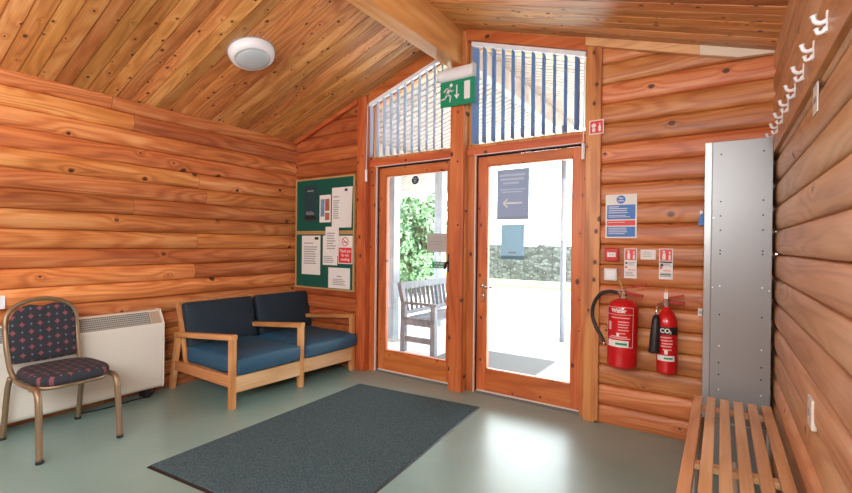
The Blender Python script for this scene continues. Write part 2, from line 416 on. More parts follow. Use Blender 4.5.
log_wall('wall_right', M['log_right'], 'Y', YB, 3.6, .002, XR, -1, 2.54, XR + .14, g=.020, pit=.1403, pw=4.5)
log_wall('wall_back_left', M['log_back_left_shaded'], 'X', XL - .02, -3.12, .134, YW, -1, 3.2, 3.6, cutx=-1)
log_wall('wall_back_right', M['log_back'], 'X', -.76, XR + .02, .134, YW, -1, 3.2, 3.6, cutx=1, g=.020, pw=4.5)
struct(MB().box(XL - .2, XR + .2, YB - .1, YB, 0, 3.3).build('wall_rear', M['log_back']))

def boarded_slope(name, m, sgn, y0, y1, run, thick=.05, gw=1.0):
    """tongue-and-groove boards from the ridge down one slope; the object's X axis follows the boards."""
    SL = SLR if sgn > 0 else SLL; ang = math.atan(SL); ln = run / math.cos(ang)
    p = .101; prof = []
    k = math.floor((y0 - 2.614) / p)
    ys = [(y0, 0)]
    while 2.614 + k * p < y1:
        yy = 2.614 + k * p
        for dy, dz in ((-.0055*gw, 0), (-.002*gw, .010*gw), (.002*gw, .010*gw), (.0055*gw, 0)):
            if y0 < yy + dy < y1: ys.append((yy + dy, dz))
        k += 1
    ys.append((y1, 0))
    poly = [(y - 2.614, z) for y, z in ys] + [(y1 - 2.614, thick), (y0 - 2.614, thick)]
    mb = MB(); mb.prism(poly, 0, ln, 'X')
    o = mb.build(name, m)
    o.location = (RX, 2.614, RZR if sgn > 0 else RZL)
    o.rotation_euler = (0, ang, 0) if sgn > 0 else (0, -ang, PI)
    if sgn < 0:  # run towards -X without turning the boards' order
        o.rotation_euler = (0, -ang, 0)
        for v in o.data.vertices: v.co.x = -v.co.x
        o.data.flip_normals()
    return struct(o)
boarded_slope('ceiling', M['ceiling'], -1, YB, 3.60, RX - XL + .16)
boarded_slope('ceiling_right', M['ceiling'], 1, YB, 3.60, XR - RX + .16)['kind'] = 'structure'
boarded_slope('porch_roof', M['porch_board'], -1, 3.61, 7.2, 2.8, gw=2.0)
boarded_slope('porch_roof', M['porch_board'], 1, 3.61, 7.2, 2.8, gw=2.0)

# ridge beam, posts, studs
struct(MB().box(-2.072, -1.94, YB, 3.56, 2.90, 3.26).build('trim_1', M['beam'], bevel=.004))
struct(MB().box(-2.05, -1.96, 3.62, 7.2, 3.0, 3.24).build('trim_2', M['porch_board'], bevel=.004))
struct(MB().box(-2.03, -1.895, 3.42, 3.60, 0, 2.895).build('trim_3', M['post'], bevel=.004))
struct(MB().box(-1.935, -1.892, 3.455, 3.6, 0, 3.20).build('trim_4', M['stud'], bevel=.003))
struct(MB().box(-3.145, -3.03, 3.42, 3.60, 0, cz(-3.09) + .0).build('trim_5', M['post'], bevel=.004))
struct(MB().box(-.853, -.745, 3.42, 3.60, 0, cz(-.86) - .02).build('trim_6', M['stud'], bevel=.004))
# gable rails under the ceiling
def sloped(name, m, x0, x1, y0, y1, top, bot, n=1):
    a = [(x0, y0, cz(x0) - bot), (x1, y0, cz(x1) - bot), (x1, y1, cz(x1) - bot), (x0, y1, cz(x0) - bot)]
    b_ = [(x0, y0, cz(x0) - top), (x1, y0, cz(x1) - top), (x1, y1, cz(x1) - top), (x0, y1, cz(x0) - top)]
    return struct(MB().hexa(a + b_).build(name, m, bevel=.003))
sloped('trim_7', M['rail'], -3.02, -2.075, 3.44, 3.6, -.005, .095)
sloped('trim_8', M['rail'], -1.89, -.855, 3.44, 3.6, -.005, .085)
sloped('trim_9', M['rail'], XL, -3.15, 3.405, 3.445, .0, .045)
xa, xb, xc = -.86, -.13, .10
t_ = MB(); y0, y1 = 3.40, 3.443
t_.hexa([(xa, y0, cz(xa)-.062), (xb, y0, cz(xb)-.062), (xb, y1, cz(xb)-.062), (xa, y1, cz(xa)-.062), (xa, y0, cz(xa)), (xb, y0, cz(xb)), (xb, y1, cz(xb)), (xa, y1, cz(xa))])
struct(t_.build('trim_10', M['pale_trim'], bevel=.002))
t_ = MB()
t_.prism([(xb, cz(xb)-.062), (xc-.02, cz(xc)-.05), (XR, cz(XR)-.012), (XR, cz(XR)), (xb, cz(xb))], 3.402, 3.443, 'Y')
struct(t_.build('trim_11', plain('cream_trim', (.80, .70, .54), .5)))

# ------------------------------------------------------------------ doors and transom windows
STI = {'door_1': (.085, .074, .080, .195), 'door_2': (.086, .072, .078, .193)}
def door(name, x0, x1, hinge_right, frame_x0, frame_x1):
    z0, z1 = .018, 2.080
    sl, sr, tp, bt = STI[name]; st = sl
    d = MB()
    d.box(x0, x0+st, DY, DY+.05, z0, z1).box(x1-sr, x1, DY, DY+.05, z0, z1)
    o = struct(d.build(name, M['post'], bevel=.003))
    tag(MB().box(x0+sl, x1-sr, DY+.001, DY+.049, z1-tp, z1).build('top_rail', M['rail'], o, bevel=.003))
    tag(MB().box(x0+sl, x1-sr, DY+.001, DY+.049, z0, z0+bt).build('bottom_rail', M['rail'], o, bevel=.003))
    g = MB()
    for a in ((x0+st-.002, x0+st+.010, z0+bt, z1-tp), (x1-sr-.010, x1-sr+.002, z0+bt, z1-tp), (x0+st, x1-sr, z0+bt-.002, z0+bt+.010), (x0+st, x1-sr, z1-tp-.010, z1-tp+.002)):
        g.box(a[0], a[1], DY+.006, DY+.044, a[2], a[3])
    g.build('glazing_bead', M['post'], o)
    MB().box(x0+st-.005, x1-sr+.005, DY+.022, DY+.028, z0+bt-.005, z1-tp+.005).build('glass_pane', M['glass'], o)
    MB().box(x0+.01, x1-.005, DY-.012, DY-.001, z0-.002, z0+.008).build('weather_bar', M['offwhite'], o)
    return o
DLX0, DLX1, DRX0, DRX1 = -2.941, -2.045, -1.805, -.903
d1 = door('door_1', DLX0, DLX1, True, 0, 0)
d2 = door('door_2', DRX0, DRX1, True, 0, 0)
# frames (jambs), dark rebate and pale draught seal
def frame(name, xa, xb, x0, x1):
    f = MB(); f.box(xa, x0-.006, 3.50, 3.6, 0, 2.10).box(x1+.006, xb, 3.50, 3.6, 0, 2.10)
    o = struct(f.build(name, M['post'], bevel=.002))
    MB().box(xa, xb, 3.485, 3.6, 2.094, 2.165).build('head_rail', M['rail'], o, bevel=.003)
    s = MB(); s.box(x0-.006, x0, 3.525, 3.56, .005, 2.09).box(x1, x1+.006, 3.53, 3.56, .005, 2.09).box(x0, x1, 3.53, 3.56, 2.085, 2.094)
    s.build('rebate', M['dark'], o)
    s = MB(); s.box(x0-.012, x0-.0055, 3.494, 3.515, .005, 2.094).box(x0-.012, x1+.006, 3.478, 3.49, 2.090, 2.0965)
    s.build('draught_seal', M['offwhite'], o)
    return o
frame('trim_12', -3.03, -2.032, DLX0, DLX1)
frame('trim_13', -1.895, -.853, DRX0, DRX1)
struct(MB().box(-3.03, -.853, 3.505, 3.62, -.01, .014).build('trim_14', plain('threshold', (.16,.15,.14), .5), bevel=.002))

# transom windows
def transom(name, x0, x1):
    zb = 2.166
    def P(x, dz, y): return (x, y, cz(x) - .09 + dz)
    f = MB(); w = .03; Y0, Y1 = 3.52, 3.60
    f.box(x0, x1, Y0, Y1, zb, zb + w)
    for a, b_ in ((x0, x0 + w), (x1 - w, x1)):
        f.hexa([(a, Y0, zb+w), (b_, Y0, zb+w), (b_, Y1, zb+w), (a, Y1, zb+w), P(a, 0, Y0), P(b_, 0, Y0), P(b_, 0, Y1), P(a, 0, Y1)])
    f.hexa([P(x0+w, -w, Y0), P(x1-w, -w, Y0), P(x1-w, -w, Y1), P(x0+w, -w, Y1), P(x0+w, 0, Y0), P(x1-w, 0, Y0), P(x1-w, 0, Y1), P(x0+w, 0, Y1)])
    o = struct(f.build(name, M['stud'], bevel=.002))
    g = MB(); Y0, Y1 = 3.563, 3.569
    g.hexa([(x0+w, Y0, zb+w), (x1-w, Y0, zb+w), (x1-w, Y1, zb+w), (x0+w, Y1, zb+w), P(x0+w, -w, Y0), P(x1-w, -w, Y0), P(x1-w, -w, Y1), P(x0+w, -w, Y1)])
    g.build('glass_pane', M['glass'], o)
transom('window_1', -3.03, -2.034)
transom('window_2', -1.893, -.855)

# door furniture
h = MB(); hx = DRX0 + .062
h.box(hx-.018, hx+.018, DY-.008, DY, .80, 1.0)
hp = h.build('handle_plate', M['chrome'], d2, bevel=.003)
MB().tube([(hx, DY-.008, .945), (hx, DY-.05, .945), (hx+.02, DY-.056, .944), (hx+.115, DY-.056, .940)], .009, 10).build('lever_handle', M['chrome'], d2, smooth=True)
MB().lathe([(0,0),(.008,0),(.008,.012),(0,.012)], (0,0,0), 12, Matrix.Translation((hx, DY-.008, .86)) @ Matrix.Rotation(PI/2, 4, 'X')).build('keyhole', M['steel'], d2)
hx = DLX1 - .04
MB().box(hx-.020, hx+.020, DY-.012, DY, 1.05, 1.22).build('handle_plate', M['black'], d1, bevel=.004)
MB().tube([(hx, DY-.01, 1.14), (hx, DY-.055, 1.14), (hx-.015, DY-.06, 1.13), (hx-.02, DY-.06, 1.08)], .011, 10).build('latch_handle', M['black'], d1, smooth=True)

# ------------------------------------------------------------------ lettering and flat marks
def textmesh(body, size, x, z, y, m, parent, name='lettering', align='CENTER', bold=0.0, face='-Y', sx=1.0):
    cu = bpy.data.curves.new(name, 'FONT'); cu.body = body; cu.size = size; cu.align_x = align; cu.align_y = 'CENTER'; cu.offset = bold; cu.resolution_u = 3
    cu.extrude = .0004
    tmp = bpy.data.objects.new('tmp', cu); COL.objects.link(tmp)
    dg = bpy.context.evaluated_depsgraph_get(); me = bpy.data.meshes.new_from_object(tmp.evaluated_get(dg)); me.name = name
    bpy.data.objects.remove(tmp); me.materials.clear(); me.materials.append(m)
    o = bpy.data.objects.new(name, me); COL.objects.link(o); o.parent = parent
    R = Matrix.Rotation(PI/2, 4, 'X')
    if face == '-X': R = Matrix.Rotation(-PI/2, 4, 'Z') @ R
    me.transform(Matrix.Translation((x, y, z)) @ R @ Matrix.Diagonal((sx, 1, 1, 1)))
    return o
def rects(name, rs, y, m, parent, t=.0008):
    if len(rs) == 2: rects(name, rs[:1], y, m, parent, t); rs = rs[1:]
    mb = MB()
    for x0, x1, z0, z1 in rs: mb.box(x0, x1, y - t, y, z0, z1)
    return mb.build(name, m, parent)
def discmb(mb, cx, cz_, r, y, t=.0008, n=28):
    mb.prism([(cx + r*math.cos(2*PI*k/n), cz_ + r*math.sin(2*PI*k/n)) for k in range(n)], y - t, y, 'Y'); return mb
def stroke(mb, pts, w, y, t=.0008):
    for (a, b_), (c, d) in zip(pts, pts[1:]):
        L = math.hypot(c-a, d-b_) or 1; nx, nz = -(d-b_)/L*w/2, (c-a)/L*w/2
        mb.prism([(a+nx, b_+nz), (c+nx, d+nz), (c-nx, d-nz), (a-nx, b_-nz)], y - t, y, 'Y')
    for a, b_ in pts: discmb(mb, a, b_, w/2, y, t, 10)
    return mb
def lines(x0, x1, z0, z1, n, frac=.45, rag=.3):
    r = []; p = (z1 - z0) / n
    for i in range(n):
        r.append((x0, x1 - (x1-x0)*rag*random.random(), z1 - p*(i+frac), z1 - p*i))
    return r
def sheet(name, x0, x1, z0, z1, y, m, label, cat, group=None, t=.001, tilt=0.0, curl=0.0):
    """a flat sheet facing the room; curl lifts its lower right corner."""
    mb = MB(); n = 8
    vs = []
    cx, cz_ = (x0+x1)/2, (z0+z1)/2
    def pos(i, j, yy):
        u, v = i/n, j/n
        x = x0 + (x1-x0)*u; z = z0 + (z1-z0)*v
        dx, dz = x-cx, z-cz_
        x, z = cx + dx*math.cos(tilt) - dz*math.sin(tilt), cz_ + dx*math.sin(tilt) + dz*math.cos(tilt)
        return (x, yy - curl * max(0, (u - .5)*2)**2 * (0.3 + .7*(1-v)), z)
    F = [[mb.bm.verts.new(pos(i, j, y - t)) for j in range(n+1)] for i in range(n+1)]
    Bk = [[mb.bm.verts.new(pos(i, j, y)) for j in range(n+1)] for i in range(n+1)]
    for i in range(n):
        for j in range(n):
            mb.bm.faces.new((F[i][j], F[i+1][j], F[i+1][j+1], F[i][j+1])); mb.bm.faces.new((Bk[i][j], Bk[i][j+1], Bk[i+1][j+1], Bk[i+1][j]))
    for i in range(n):
        mb.bm.faces.new((F[i][0], Bk[i][0], Bk[i+1][0], F[i+1][0])); mb.bm.faces.new((F[i][n], F[i+1][n], Bk[i+1][n], Bk[i][n]))
        mb.bm.faces.new((F[0][i], F[0][i+1], Bk[0][i+1], Bk[0][i])); mb.bm.faces.new((F[n][i], Bk[n][i], Bk[n][i+1], F[n][i+1]))
    o = mb.build(name, m); tag(o, label, cat, group)
    return o

# ------------------------------------------------------------------ vertical blinds
def blind(x0, x1, m, label, twist_last, pitch, n, wand_x, wand_z0, wand_z1, first):
    zt = lambda x: cz(x) - .098
    root = empty('vertical_blind', ((x0+x1)/2, 3.47, zt((x0+x1)/2)))
    tag(root, label, 'blind', 'vertical blinds')
    R = root.location
    def W(mb, name, m_, parent=root, **k):
        o = mb.build(name, m_, parent, **k); o.matrix_parent_inverse = Matrix.Translation(-R); return o
    h_ = MB(); a, b_ = x0, x1; Y0, Y1 = 3.435, 3.478
    h_.hexa([(a, Y0, zt(a)-.035), (b_, Y0, zt(b_)-.035), (b_, Y1, zt(b_)-.035), (a, Y1, zt(a)-.035), (a, Y0, zt(a)), (b_, Y0, zt(b_)), (b_, Y1, zt(b_)), (a, Y1, zt(a))])
    W(h_, 'head_rail', M['white'], bevel=.003)
    for bx_ in (x0+.065, x1-.065): W(MB().box(bx_-.015, bx_+.015, 3.455, 3.47, zt(bx_)-.004, zt(bx_)+.012), 'bracket', M['steel'])
    for i in range(n):
        x = first + i * pitch
        top, bot = zt(x) - .045, 2.185
        ang = (PI/2 if twist_last else math.radians(74)) + random.uniform(-.05, .05)
        w = .040
        if i == n-1 and twist_last: ang = math.radians(104)
        if i == 0 and twist_last: ang = math.radians(118)
        c, s_ = math.cos(ang)*w, math.sin(ang)*w
        s = MB()
        yc = 3.456; t = .0006
        cols = []
        for q in range(7):
            u = q/6*2-1; bow = .006*(1-u*u)
            cols.append((x + c*u + bow, yc - s_*u + 0))
        A = [s.bm.verts.new((p[0], p[1], bot)) for p in cols]; Bt = [s.bm.verts.new((p[0], p[1], top)) for p in cols]
        A2 = [s.bm.verts.new((p[0]+t, p[1], bot)) for p in cols]; B2 = [s.bm.verts.new((p[0]+t, p[1], top)) for p in cols]
        for q in range(6):
            s.bm.faces.new((A[q], A[q+1], Bt[q+1], Bt[q])); s.bm.faces.new((A2[q+1], A2[q], B2[q], B2[q+1]))
            s.bm.faces.new((A[q+1], A[q], A2[q], A2[q+1])); s.bm.faces.new((Bt[q], Bt[q+1], B2[q+1], B2[q]))
        s.bm.faces.new((A[0], Bt[0], B2[0], A2[0])); s.bm.faces.new((A[6], A2[6], B2[6], Bt[6]))
        W(s, 'slat', m)
        hk = MB(); hk.box(x-.006, x+.006, yc-.004, yc+.004, top-.006, zt(x)-.03)
        W(hk, 'slat_hanger', M['white'])
    wd = MB().tube([(wand_x, 3.425, zt(max(min(wand_x, x1), x0))-.02), (wand_x, 3.41, wand_z1)], .004, 8)
    W(wd, 'wand', M['white'])
    W(MB().tube([(wand_x, 3.41, wand_z1+.002), (wand_x, 3.41, wand_z1-.006), (wand_x, 3.41, wand_z0)], [.008, .013, .013], 10), 'wand_weight', M['white'])
    return root
blind(-3.01, -2.09, M['blind_pale'], 'pale vertical blind over the left door, slats hanging from a steep white rail', False, .0845, 11, -3.012, 1.94, 2.06, -2.985)
blind(-1.835, -.862, M['blind'], 'blue vertical blind over the right door, slats hanging beside the exit sign', True, .087, 11, -.868, 1.955, 2.07, -1.80)

# ------------------------------------------------------------------ entrance mat
mt = empty('entrance_mat', (-2.13, 2.2, 0)); tag(mt, 'large dark blue-grey carpet entrance mat with rubber edge on the floor', 'mat')
c4 = [(-2.745, 1.235), (-1.452, 1.355), (-1.593, 3.205), (-2.785, 3.095)]
c4 = [Vector((x+2.13, y-2.2, 0)) for x, y in c4]
cc = sum(c4, Vector()) / 4
def inset(k): return [v + (cc - v).normalized() * k * 1.3 for v in c4]
r_ = MB(); o_, i_ = inset(0), inset(.013)
r_.hexa([(v.x, v.y, .0005) for v in o_] + [(v.x, v.y, .007) for v in i_])
r_.build('rubber_border', M['black'], mt)
r_ = MB(); i2 = inset(.015)
r_.hexa([(v.x, v.y, .004) for v in i2] + [(v.x, v.y, .0115) for v in inset(.019)])
r_.build('carpet_pile', M['mat'], mt)

# ------------------------------------------------------------------ ceiling light
ln_ = empty('ceiling_light', (-3.105, 2.145, cz(-3.105))); ln_.scale = (.92, .92, .92); ln_.rotation_euler = (0, -math.atan(SLL), 0)
tag(ln_, 'round white bulkhead lamp with grey lens on the left ceiling slope', 'ceiling light')
MB().lathe([(0,-.001),(.188,-.001),(.190,-.008),(.188,-.03),(.178,-.055),(.160,-.072),(.142,-.078),(.138,-.070)], n=48).build('bezel', M['white'], ln_, smooth=True)
MB().lathe([(.141,-.068),(.140,-.076),(.125,-.088),(.09,-.097),(.045,-.101),(0,-.102)], n=48).build('diffuser', plain('diffuser_grey', (.50,.56,.58), .25), ln_, smooth=True)
MB().lathe([(.001,0),(.198,0),(.198,-.004),(.186,-.005)], n=48).build('gasket', M['ink'], ln_, smooth=True)
MB().lathe([(0,-.006),(.006,-.005),(.007,0)], (-.045,-.065,-.0925), 12).build('indicator', plain('indicator_green', (.10,.80,.50), .3), ln_, smooth=True)

# ------------------------------------------------------------------ exit sign
ex = empty('exit_sign', (-1.950, 3.40, 2.53)); tag(ex, 'green and white emergency exit sign mounted on the centre post', 'exit sign')
def EW(mb, name, m_, **k):
    o = mb.build(name, m_, ex, **k); o.matrix_parent_inverse = Matrix.Translation((1.955, -3.40, -2.53)); return o
hs_ = [(3.418 - .07 + .035 + .035*math.cos(a), 2.807 + .055*math.sin(a)) for a in [PI/2 + PI*k/10 for k in range(11)]]
poly = [(3.418, 2.862)] + hs_ + [(3.418, 2.752)]
EW(MB().prism([(a, b_) for a, b_ in poly], -2.128, -1.782, 'X'), 'housing', M['white'])
EW(MB().box(-2.132, -2.128, 3.345, 3.419, 2.750, 2.864), 'end_cap', M['offwhite'], bevel=.002)
EW(MB().box(-1.782, -1.778, 3.345, 3.419, 2.750, 2.864), 'end_cap', M['offwhite'], bevel=.002)
EW(MB().box(-2.122, -1.776, 3.386, 3.391, 2.528, 2.765), 'legend_panel', M['green'])
yf = 3.3862
pk = MB()
X0, Z0 = -2.04, 2.645   # running figure
stroke(pk, [(X0+.012, Z0+.042), (X0-.012, Z0-.005)], .026, yf)
discmb(pk, X0+.030, Z0+.070, .0155, yf)
stroke(pk, [(X0+.014, Z0+.046), (X0-.022, Z0+.046), (X0-.044, Z0+.020)], .011, yf)
stroke(pk, [(X0+.014, Z0+.046), (X0+.030, Z0+.014), (X0+.052, Z0+.022)], .011, yf)
stroke(pk, [(X0-.010, Z0-.004), (X0+.024, Z0-.026), (X0+.018, Z0-.072)], .015, yf)
stroke(pk, [(X0-.012, Z0-.006), (X0-.034, Z0-.040), (X0-.066, Z0-.046)], .014, yf)
EW(pk, 'running_figure', M['white'])
pk = MB(); ax = -1.953
stroke(pk, [(ax, Z0+.062), (ax, Z0-.03)], .011, yf)
pk.prism([(ax-.026, Z0-.022), (ax, Z0-.058), (ax+.026, Z0-.022), (ax+.014, Z0-.016), (ax, Z0-.036), (ax-.014, Z0-.016)], yf-.0008, yf, 'Y')
EW(pk, 'down_arrow', M['white'])
EW(MB().box(-1.880, -1.822, yf-.0008, yf, 2.572, 2.728), 'door_symbol', M['white'])

# ------------------------------------------------------------------ notice boards and papers
def board(z0, z1, label):
    x0, x1 = -4.092, -3.178
    o = MB().box(x0+.014, x1-.014, 3.428, 3.445, z0+.014, z1-.014).build('notice_board', M['felt'])
    tag(o, label, 'notice board', 'notice boards')
    f = MB(); f.box(x0, x0+.018, 3.420, 3.446, z0, z1).box(x1-.018, x1, 3.420, 3.446, z0, z1).box(x0+.018, x1-.018, 3.420, 3.446, z0, z0+.018).box(x0+.018, x1-.018, 3.420, 3.446, z1-.018, z1)
    f.build('frame', M['brass'], o, bevel=.002)
board(1.425, 2.030, 'upper green felt notice board in thin tan frame above the sofa')
board(.800, 1.422, 'lower green felt notice board hung under the other beside the door')
YP = 3.427
p = sheet('poster', -3.962, -3.733, 1.545, 1.950, YP, M['teal'], 'dark teal poster at the left of the upper notice board', 'poster')
rects('printed_lines', [(-3.90, -3.80, 1.885, 1.898)] + lines(-3.92, -3.78, 1.62, 1.66, 3), YP-.0012, M['ink'], p)
rects('printed_band', [(-3.94, -3.76, 1.575, 1.610)], YP-.0012, M['black'], p)
p = sheet('leaflet', -3.702, -3.530, 1.535, 1.835, YP, M['paper'], 'small white leaflet with two coloured pictures on the upper notice board', 'leaflet')
rects('picture', [(-3.685, -3.625, 1.60, 1.79)], YP-.0012, plain('print_blue', (.15,.28,.42), .6, noise=.6, nscale=25), p)
rects('picture', [(-3.615, -3.548, 1.66, 1.79), (-3.615, -3.548, 1.56, 1.64)], YP-.0012, plain('print_red', (.40,.12,.08), .6, noise=.7, nscale=25), p)
p = sheet('letter', -3.512, -3.206, 1.475, 1.905, YP, M['paper'], 'white letter curling at its edge, right side of the upper notice board', 'letter', curl=.02)
rects('printed_lines', [(-3.49, -3.41, 1.80, 1.812)] + lines(-3.49, -3.40, 1.56, 1.77, 9), YP-.0012, M['ink'], p)
rects('logo', [(-3.315, -3.275, 1.86, 1.885)], YP-.010, M['black'], p)
p = sheet('letter', -3.985, -3.685, .955, 1.390, YP, M['paper'], 'white letter with dark corner mark, left side of the lower notice board', 'letter')
rects('printed_lines', [(-3.95, -3.80, 1.30, 1.312)] + lines(-3.95, -3.73, 1.06, 1.27, 8), YP-.0012, M['ink'], p)
rects('logo', [(-3.775, -3.715, 1.345, 1.375)], YP-.0012, M['black'], p)
p = sheet('letter', -3.645, -3.425, 1.070, 1.390, YP, M['paper'], 'white printed sheet half covered by another on the lower notice board', 'letter')
rects('printed_lines', lines(-3.63, -3.46, 1.085, 1.165, 4), YP-.0012, M['ink'], p)
p = sheet('letter', -3.592, -3.392, 1.172, 1.486, YP-.013, M['paper'], 'white sheet pinned across the join of the two notice boards', 'letter')
rects('printed_lines', lines(-3.57, -3.43, 1.23, 1.42, 7), YP-.0142, M['ink'], p)
p = sheet('letter', -3.557, -3.237, .824, 1.045, YP, M['paper'], 'white landscape sheet at the bottom of the lower notice board', 'letter')
rects('printed_lines', [(-3.43, -3.36, .945, .958)] + lines(-3.49, -3.30, .85, .925, 4), YP-.0012, M['ink'], p)
p = sheet('no_smoking_sign', -3.412, -3.202, 1.090, 1.388, YP-.003, M['paper'], 'red and white thank you for not smoking sign on the lower notice board', 'sign')
y_ = YP-.0042
rects('red_panel', [(-3.402, -3.212, 1.100, 1.262)], y_, M['signred'], p)
rg = MB(); cx, czn, r1, r2 = -3.307, 1.325, .048, .039
for k in range(28):
    a, b_ = 2*PI*k/28, 2*PI*(k+1)/28
    rg.prism([(cx+r1*math.cos(a), czn+r1*math.sin(a)), (cx+r1*math.cos(b_), czn+r1*math.sin(b_)), (cx+r2*math.cos(b_), czn+r2*math.sin(b_)), (cx+r2*math.cos(a), czn+r2*math.sin(a))], y_-.0008, y_, 'Y')
stroke(rg, [(cx-.03, czn+.03), (cx+.03, czn-.03)], .008, y_)
rg.build('prohibition_ring', M['signred'], p)
stroke(MB(), [(cx-.028, czn-.004), (cx+.026, czn-.004)], .008, y_-.0002).build('cigarette_symbol', M['black'], p)
for k, tx in enumerate(('Thank you', 'for not', 'smoking')):
    textmesh(tx, .043, -3.307, 1.226 - k*.044, y_-.001, M['paper'], p, bold=.0006, sx=.88)

# ------------------------------------------------------------------ signs on the door glass
GY = DY + .0215
def glass_sheet(*a, **k): return sheet(*a, t=.001, **k)
p = sheet('poster', -1.632, -1.340, 1.523, 1.957, GY, M['poster_blue'], 'blue poster with white arrow on the right door glass', 'poster')
y_ = GY-.0012
rects('printed_lines', [(-1.605,-1.375,1.895,1.915),(-1.600,-1.385,1.860,1.880),(-1.575,-1.43,1.828,1.845),(-1.60,-1.37,1.778,1.788),(-1.58,-1.40,1.756,1.766)], y_, blindmat('faded_white', (.60,.72,.88), .22), p)
ar = MB(); stroke(ar, [(-1.57, 1.665), (-1.405, 1.665)], .013, y_); stroke(ar, [(-1.535, 1.697), (-1.572, 1.665), (-1.535, 1.633)], .014, y_)
ar.build('left_arrow', M['white'], p)
rects('footer_band', [(-1.632, -1.340, 1.523, 1.548)], y_, blindmat('faded_band', (.36,.45,.60), .2), p)
p = sheet('poster', -1.590, -1.378, 1.183, 1.482, GY, M['poster_cyan'], 'pale turquoise poster under the arrow poster on the door glass', 'poster')
rects('footer_band', [(-1.590, -1.378, 1.183, 1.215)], y_, plain('band_grey', (.12,.25,.33), .6), p)
rects('printed_lines', [(-1.52, -1.45, 1.235, 1.248)], y_, M['ink'], p)
p = sheet('door_notice', -2.357, -2.135, 1.234, 1.410, GY, plain('notice_grey', (.42,.41,.38), .7), 'grey paper notice taped inside the left door glass', 'notice')
rects('printed_lines', [(-2.29,-2.20,1.368,1.374),(-2.31,-2.18,1.327,1.338),(-2.28,-2.21,1.300,1.309),(-2.29,-2.20,1.268,1.273)], y_, M['ink'], p)
p = sheet('push_bar_sign', -2.296, -2.142, 1.080, 1.143, GY, M['green'], 'small green push bar to open sign on the left door glass', 'sign')
textmesh('Push bar', .030, -2.219, 1.126, y_, M['white'], p, bold=.0004); textmesh('to open', .030, -2.219, 1.099, y_, M['white'], p, bold=.0004)
mb = MB(); discmb(mb, -2.503, 1.934, .042, GY-.001, .0012)
p = mb.build('fire_door_disc', plain('disc_navy', (.012,.045,.085), .5)); tag(p, 'small round dark blue fire door sign at the top of the left door', 'sign')
for k, tx in enumerate(('Fire door', 'keep', 'shut')): textmesh(tx, .017, -2.503, 1.952-k*.018, GY-.0024, M['white'], p)

# ------------------------------------------------------------------ signs on the right part of the door wall
YS = YW - .0015
p = sheet('fire_action_sign', -.711, -.500, 1.364, 1.680, YS, M['paper'], 'tall white and blue fire action sign with red band on logs', 'sign', t=.002)
y_ = YS - .0022
mb = MB(); discmb(mb, -.606, 1.642, .030, y_); mb.build('blue_disc', M['blue'], p)
textmesh('Fire', .019, -.606, 1.652, y_-.001, M['white'], p, bold=.0003); textmesh('action', .017, -.606, 1.634, y_-.001, M['white'], p, bold=.0003)
rects('blue_panel', [(-.700, -.511, 1.500, 1.604), (-.700, -.511, 1.374, 1.446)], y_, M['blue'], p)
rects('red_band', [(-.700, -.511, 1.454, 1.491)], y_, M['signred'], p)
rects('printed_lines', [(-.69,-.62,1.588,1.593)] + lines(-.69, -.53, 1.535, 1.58, 3, .35) + lines(-.69, -.53, 1.508, 1.53, 2, .35) + lines(-.69, -.55, 1.47, 1.48, 1, .4) + lines(-.69, -.54, 1.385, 1.438, 4, .35), y_-.001, M['paper'], p)

ca = empty('fire_alarm_call_point', (-.658, YS, 1.245)); tag(ca, 'red square fire alarm call point beside the door post', 'alarm call point')
MB().box(-.048, .046, -.045, .0, -.048, .046).build('housing', M['red'], ca, bevel=.006)
MB().box(-.030, .028, -.0475, -.0445, -.018, .016).build('break_glass', M['paper'], ca, bevel=.001)
MB().box(-.018, .018, -.0485, -.0475, -.004, .001).build('printed_lines', M['ink'], ca)
bx = empty('junction_box', (-.667, YS, 1.10)); tag(bx, 'white square switch box under the red alarm call point', 'box')
MB().box(-.044, .044, -.035, .0, -.044, .044).build('housing', M['offwhite'], bx, bevel=.005)
MB().box(-.030, .030, -.0365, -.0345, -.030, .030).build('cover_plate', M['white'], bx, bevel=.001)
mb = sheet('notice_card', -.474, -.378, 1.214, 1.282, YS, M['paper'], 'small white card between the two extinguisher signs', 'card')
rects('printed_lines', lines(-.462, -.395, 1.225, 1.268, 3), YS-.0012, plain('faint', (.5,.5,.48), .7), mb)

def ext_sign(x0, x1, z0, z1, label, co2):
    p = sheet('extinguisher_sign', x0, x1, z0, z1, YS, M['paper'], label, 'sign', 'extinguisher signs', t=.0015)
    y_ = YS - .0017
    rects('red_panel', [(x0+.006, x1-.006, z1-.083, z1-.006)], y_, M['signred'], p)
    s = MB(); cx = (x0+x1)/2 - .012
    s.box(cx-.010, cx+.010, y_-.0018, y_-.0008, z1-.076, z1-.035); s.box(cx-.004, cx+.004, y_-.0018, y_-.0008, z1-.035, z1-.022); s.box(cx-.012, cx+.006, y_-.0018, y_-.0008, z1-.022, z1-.016)
    s.box(x1-.026, x1-.014, y_-.0018, y_-.0008, z1-.076, z1-.045); s.box(x1-.024, x1-.016, y_-.0018, y_-.0008, z1-.04, z1-.02)
    s.build('extinguisher_symbol', M['paper'], p)
    w = x1-x0
    if co2: rects('black_band', [(x0+.004, x1-.004, z1-.098, z1-.088), (x0+.008, x0+.026, z1-.125, z1-.103), (x0+.008, x1-.01, z1-.183, z1-.176)], y_, M['black'], p)
    else: rects('black_band', [(x0+.008, x0+.022, z1-.112, z1-.098)], y_, M['black'], p)
    rects('red_print', [(x0+.006, x0+.020, z1-.140, z1-.128), (x0+.026, x1-.010, z1-.155, z1-.150)], y_, M['signred'], p)
    rects('printed_lines', lines(x0+.028, x1-.006, z1-.125, z1-.097, 3) + lines(x0+.008, x1-.006, z0+.012, z0+.045, 3), y_, M['ink'], p)
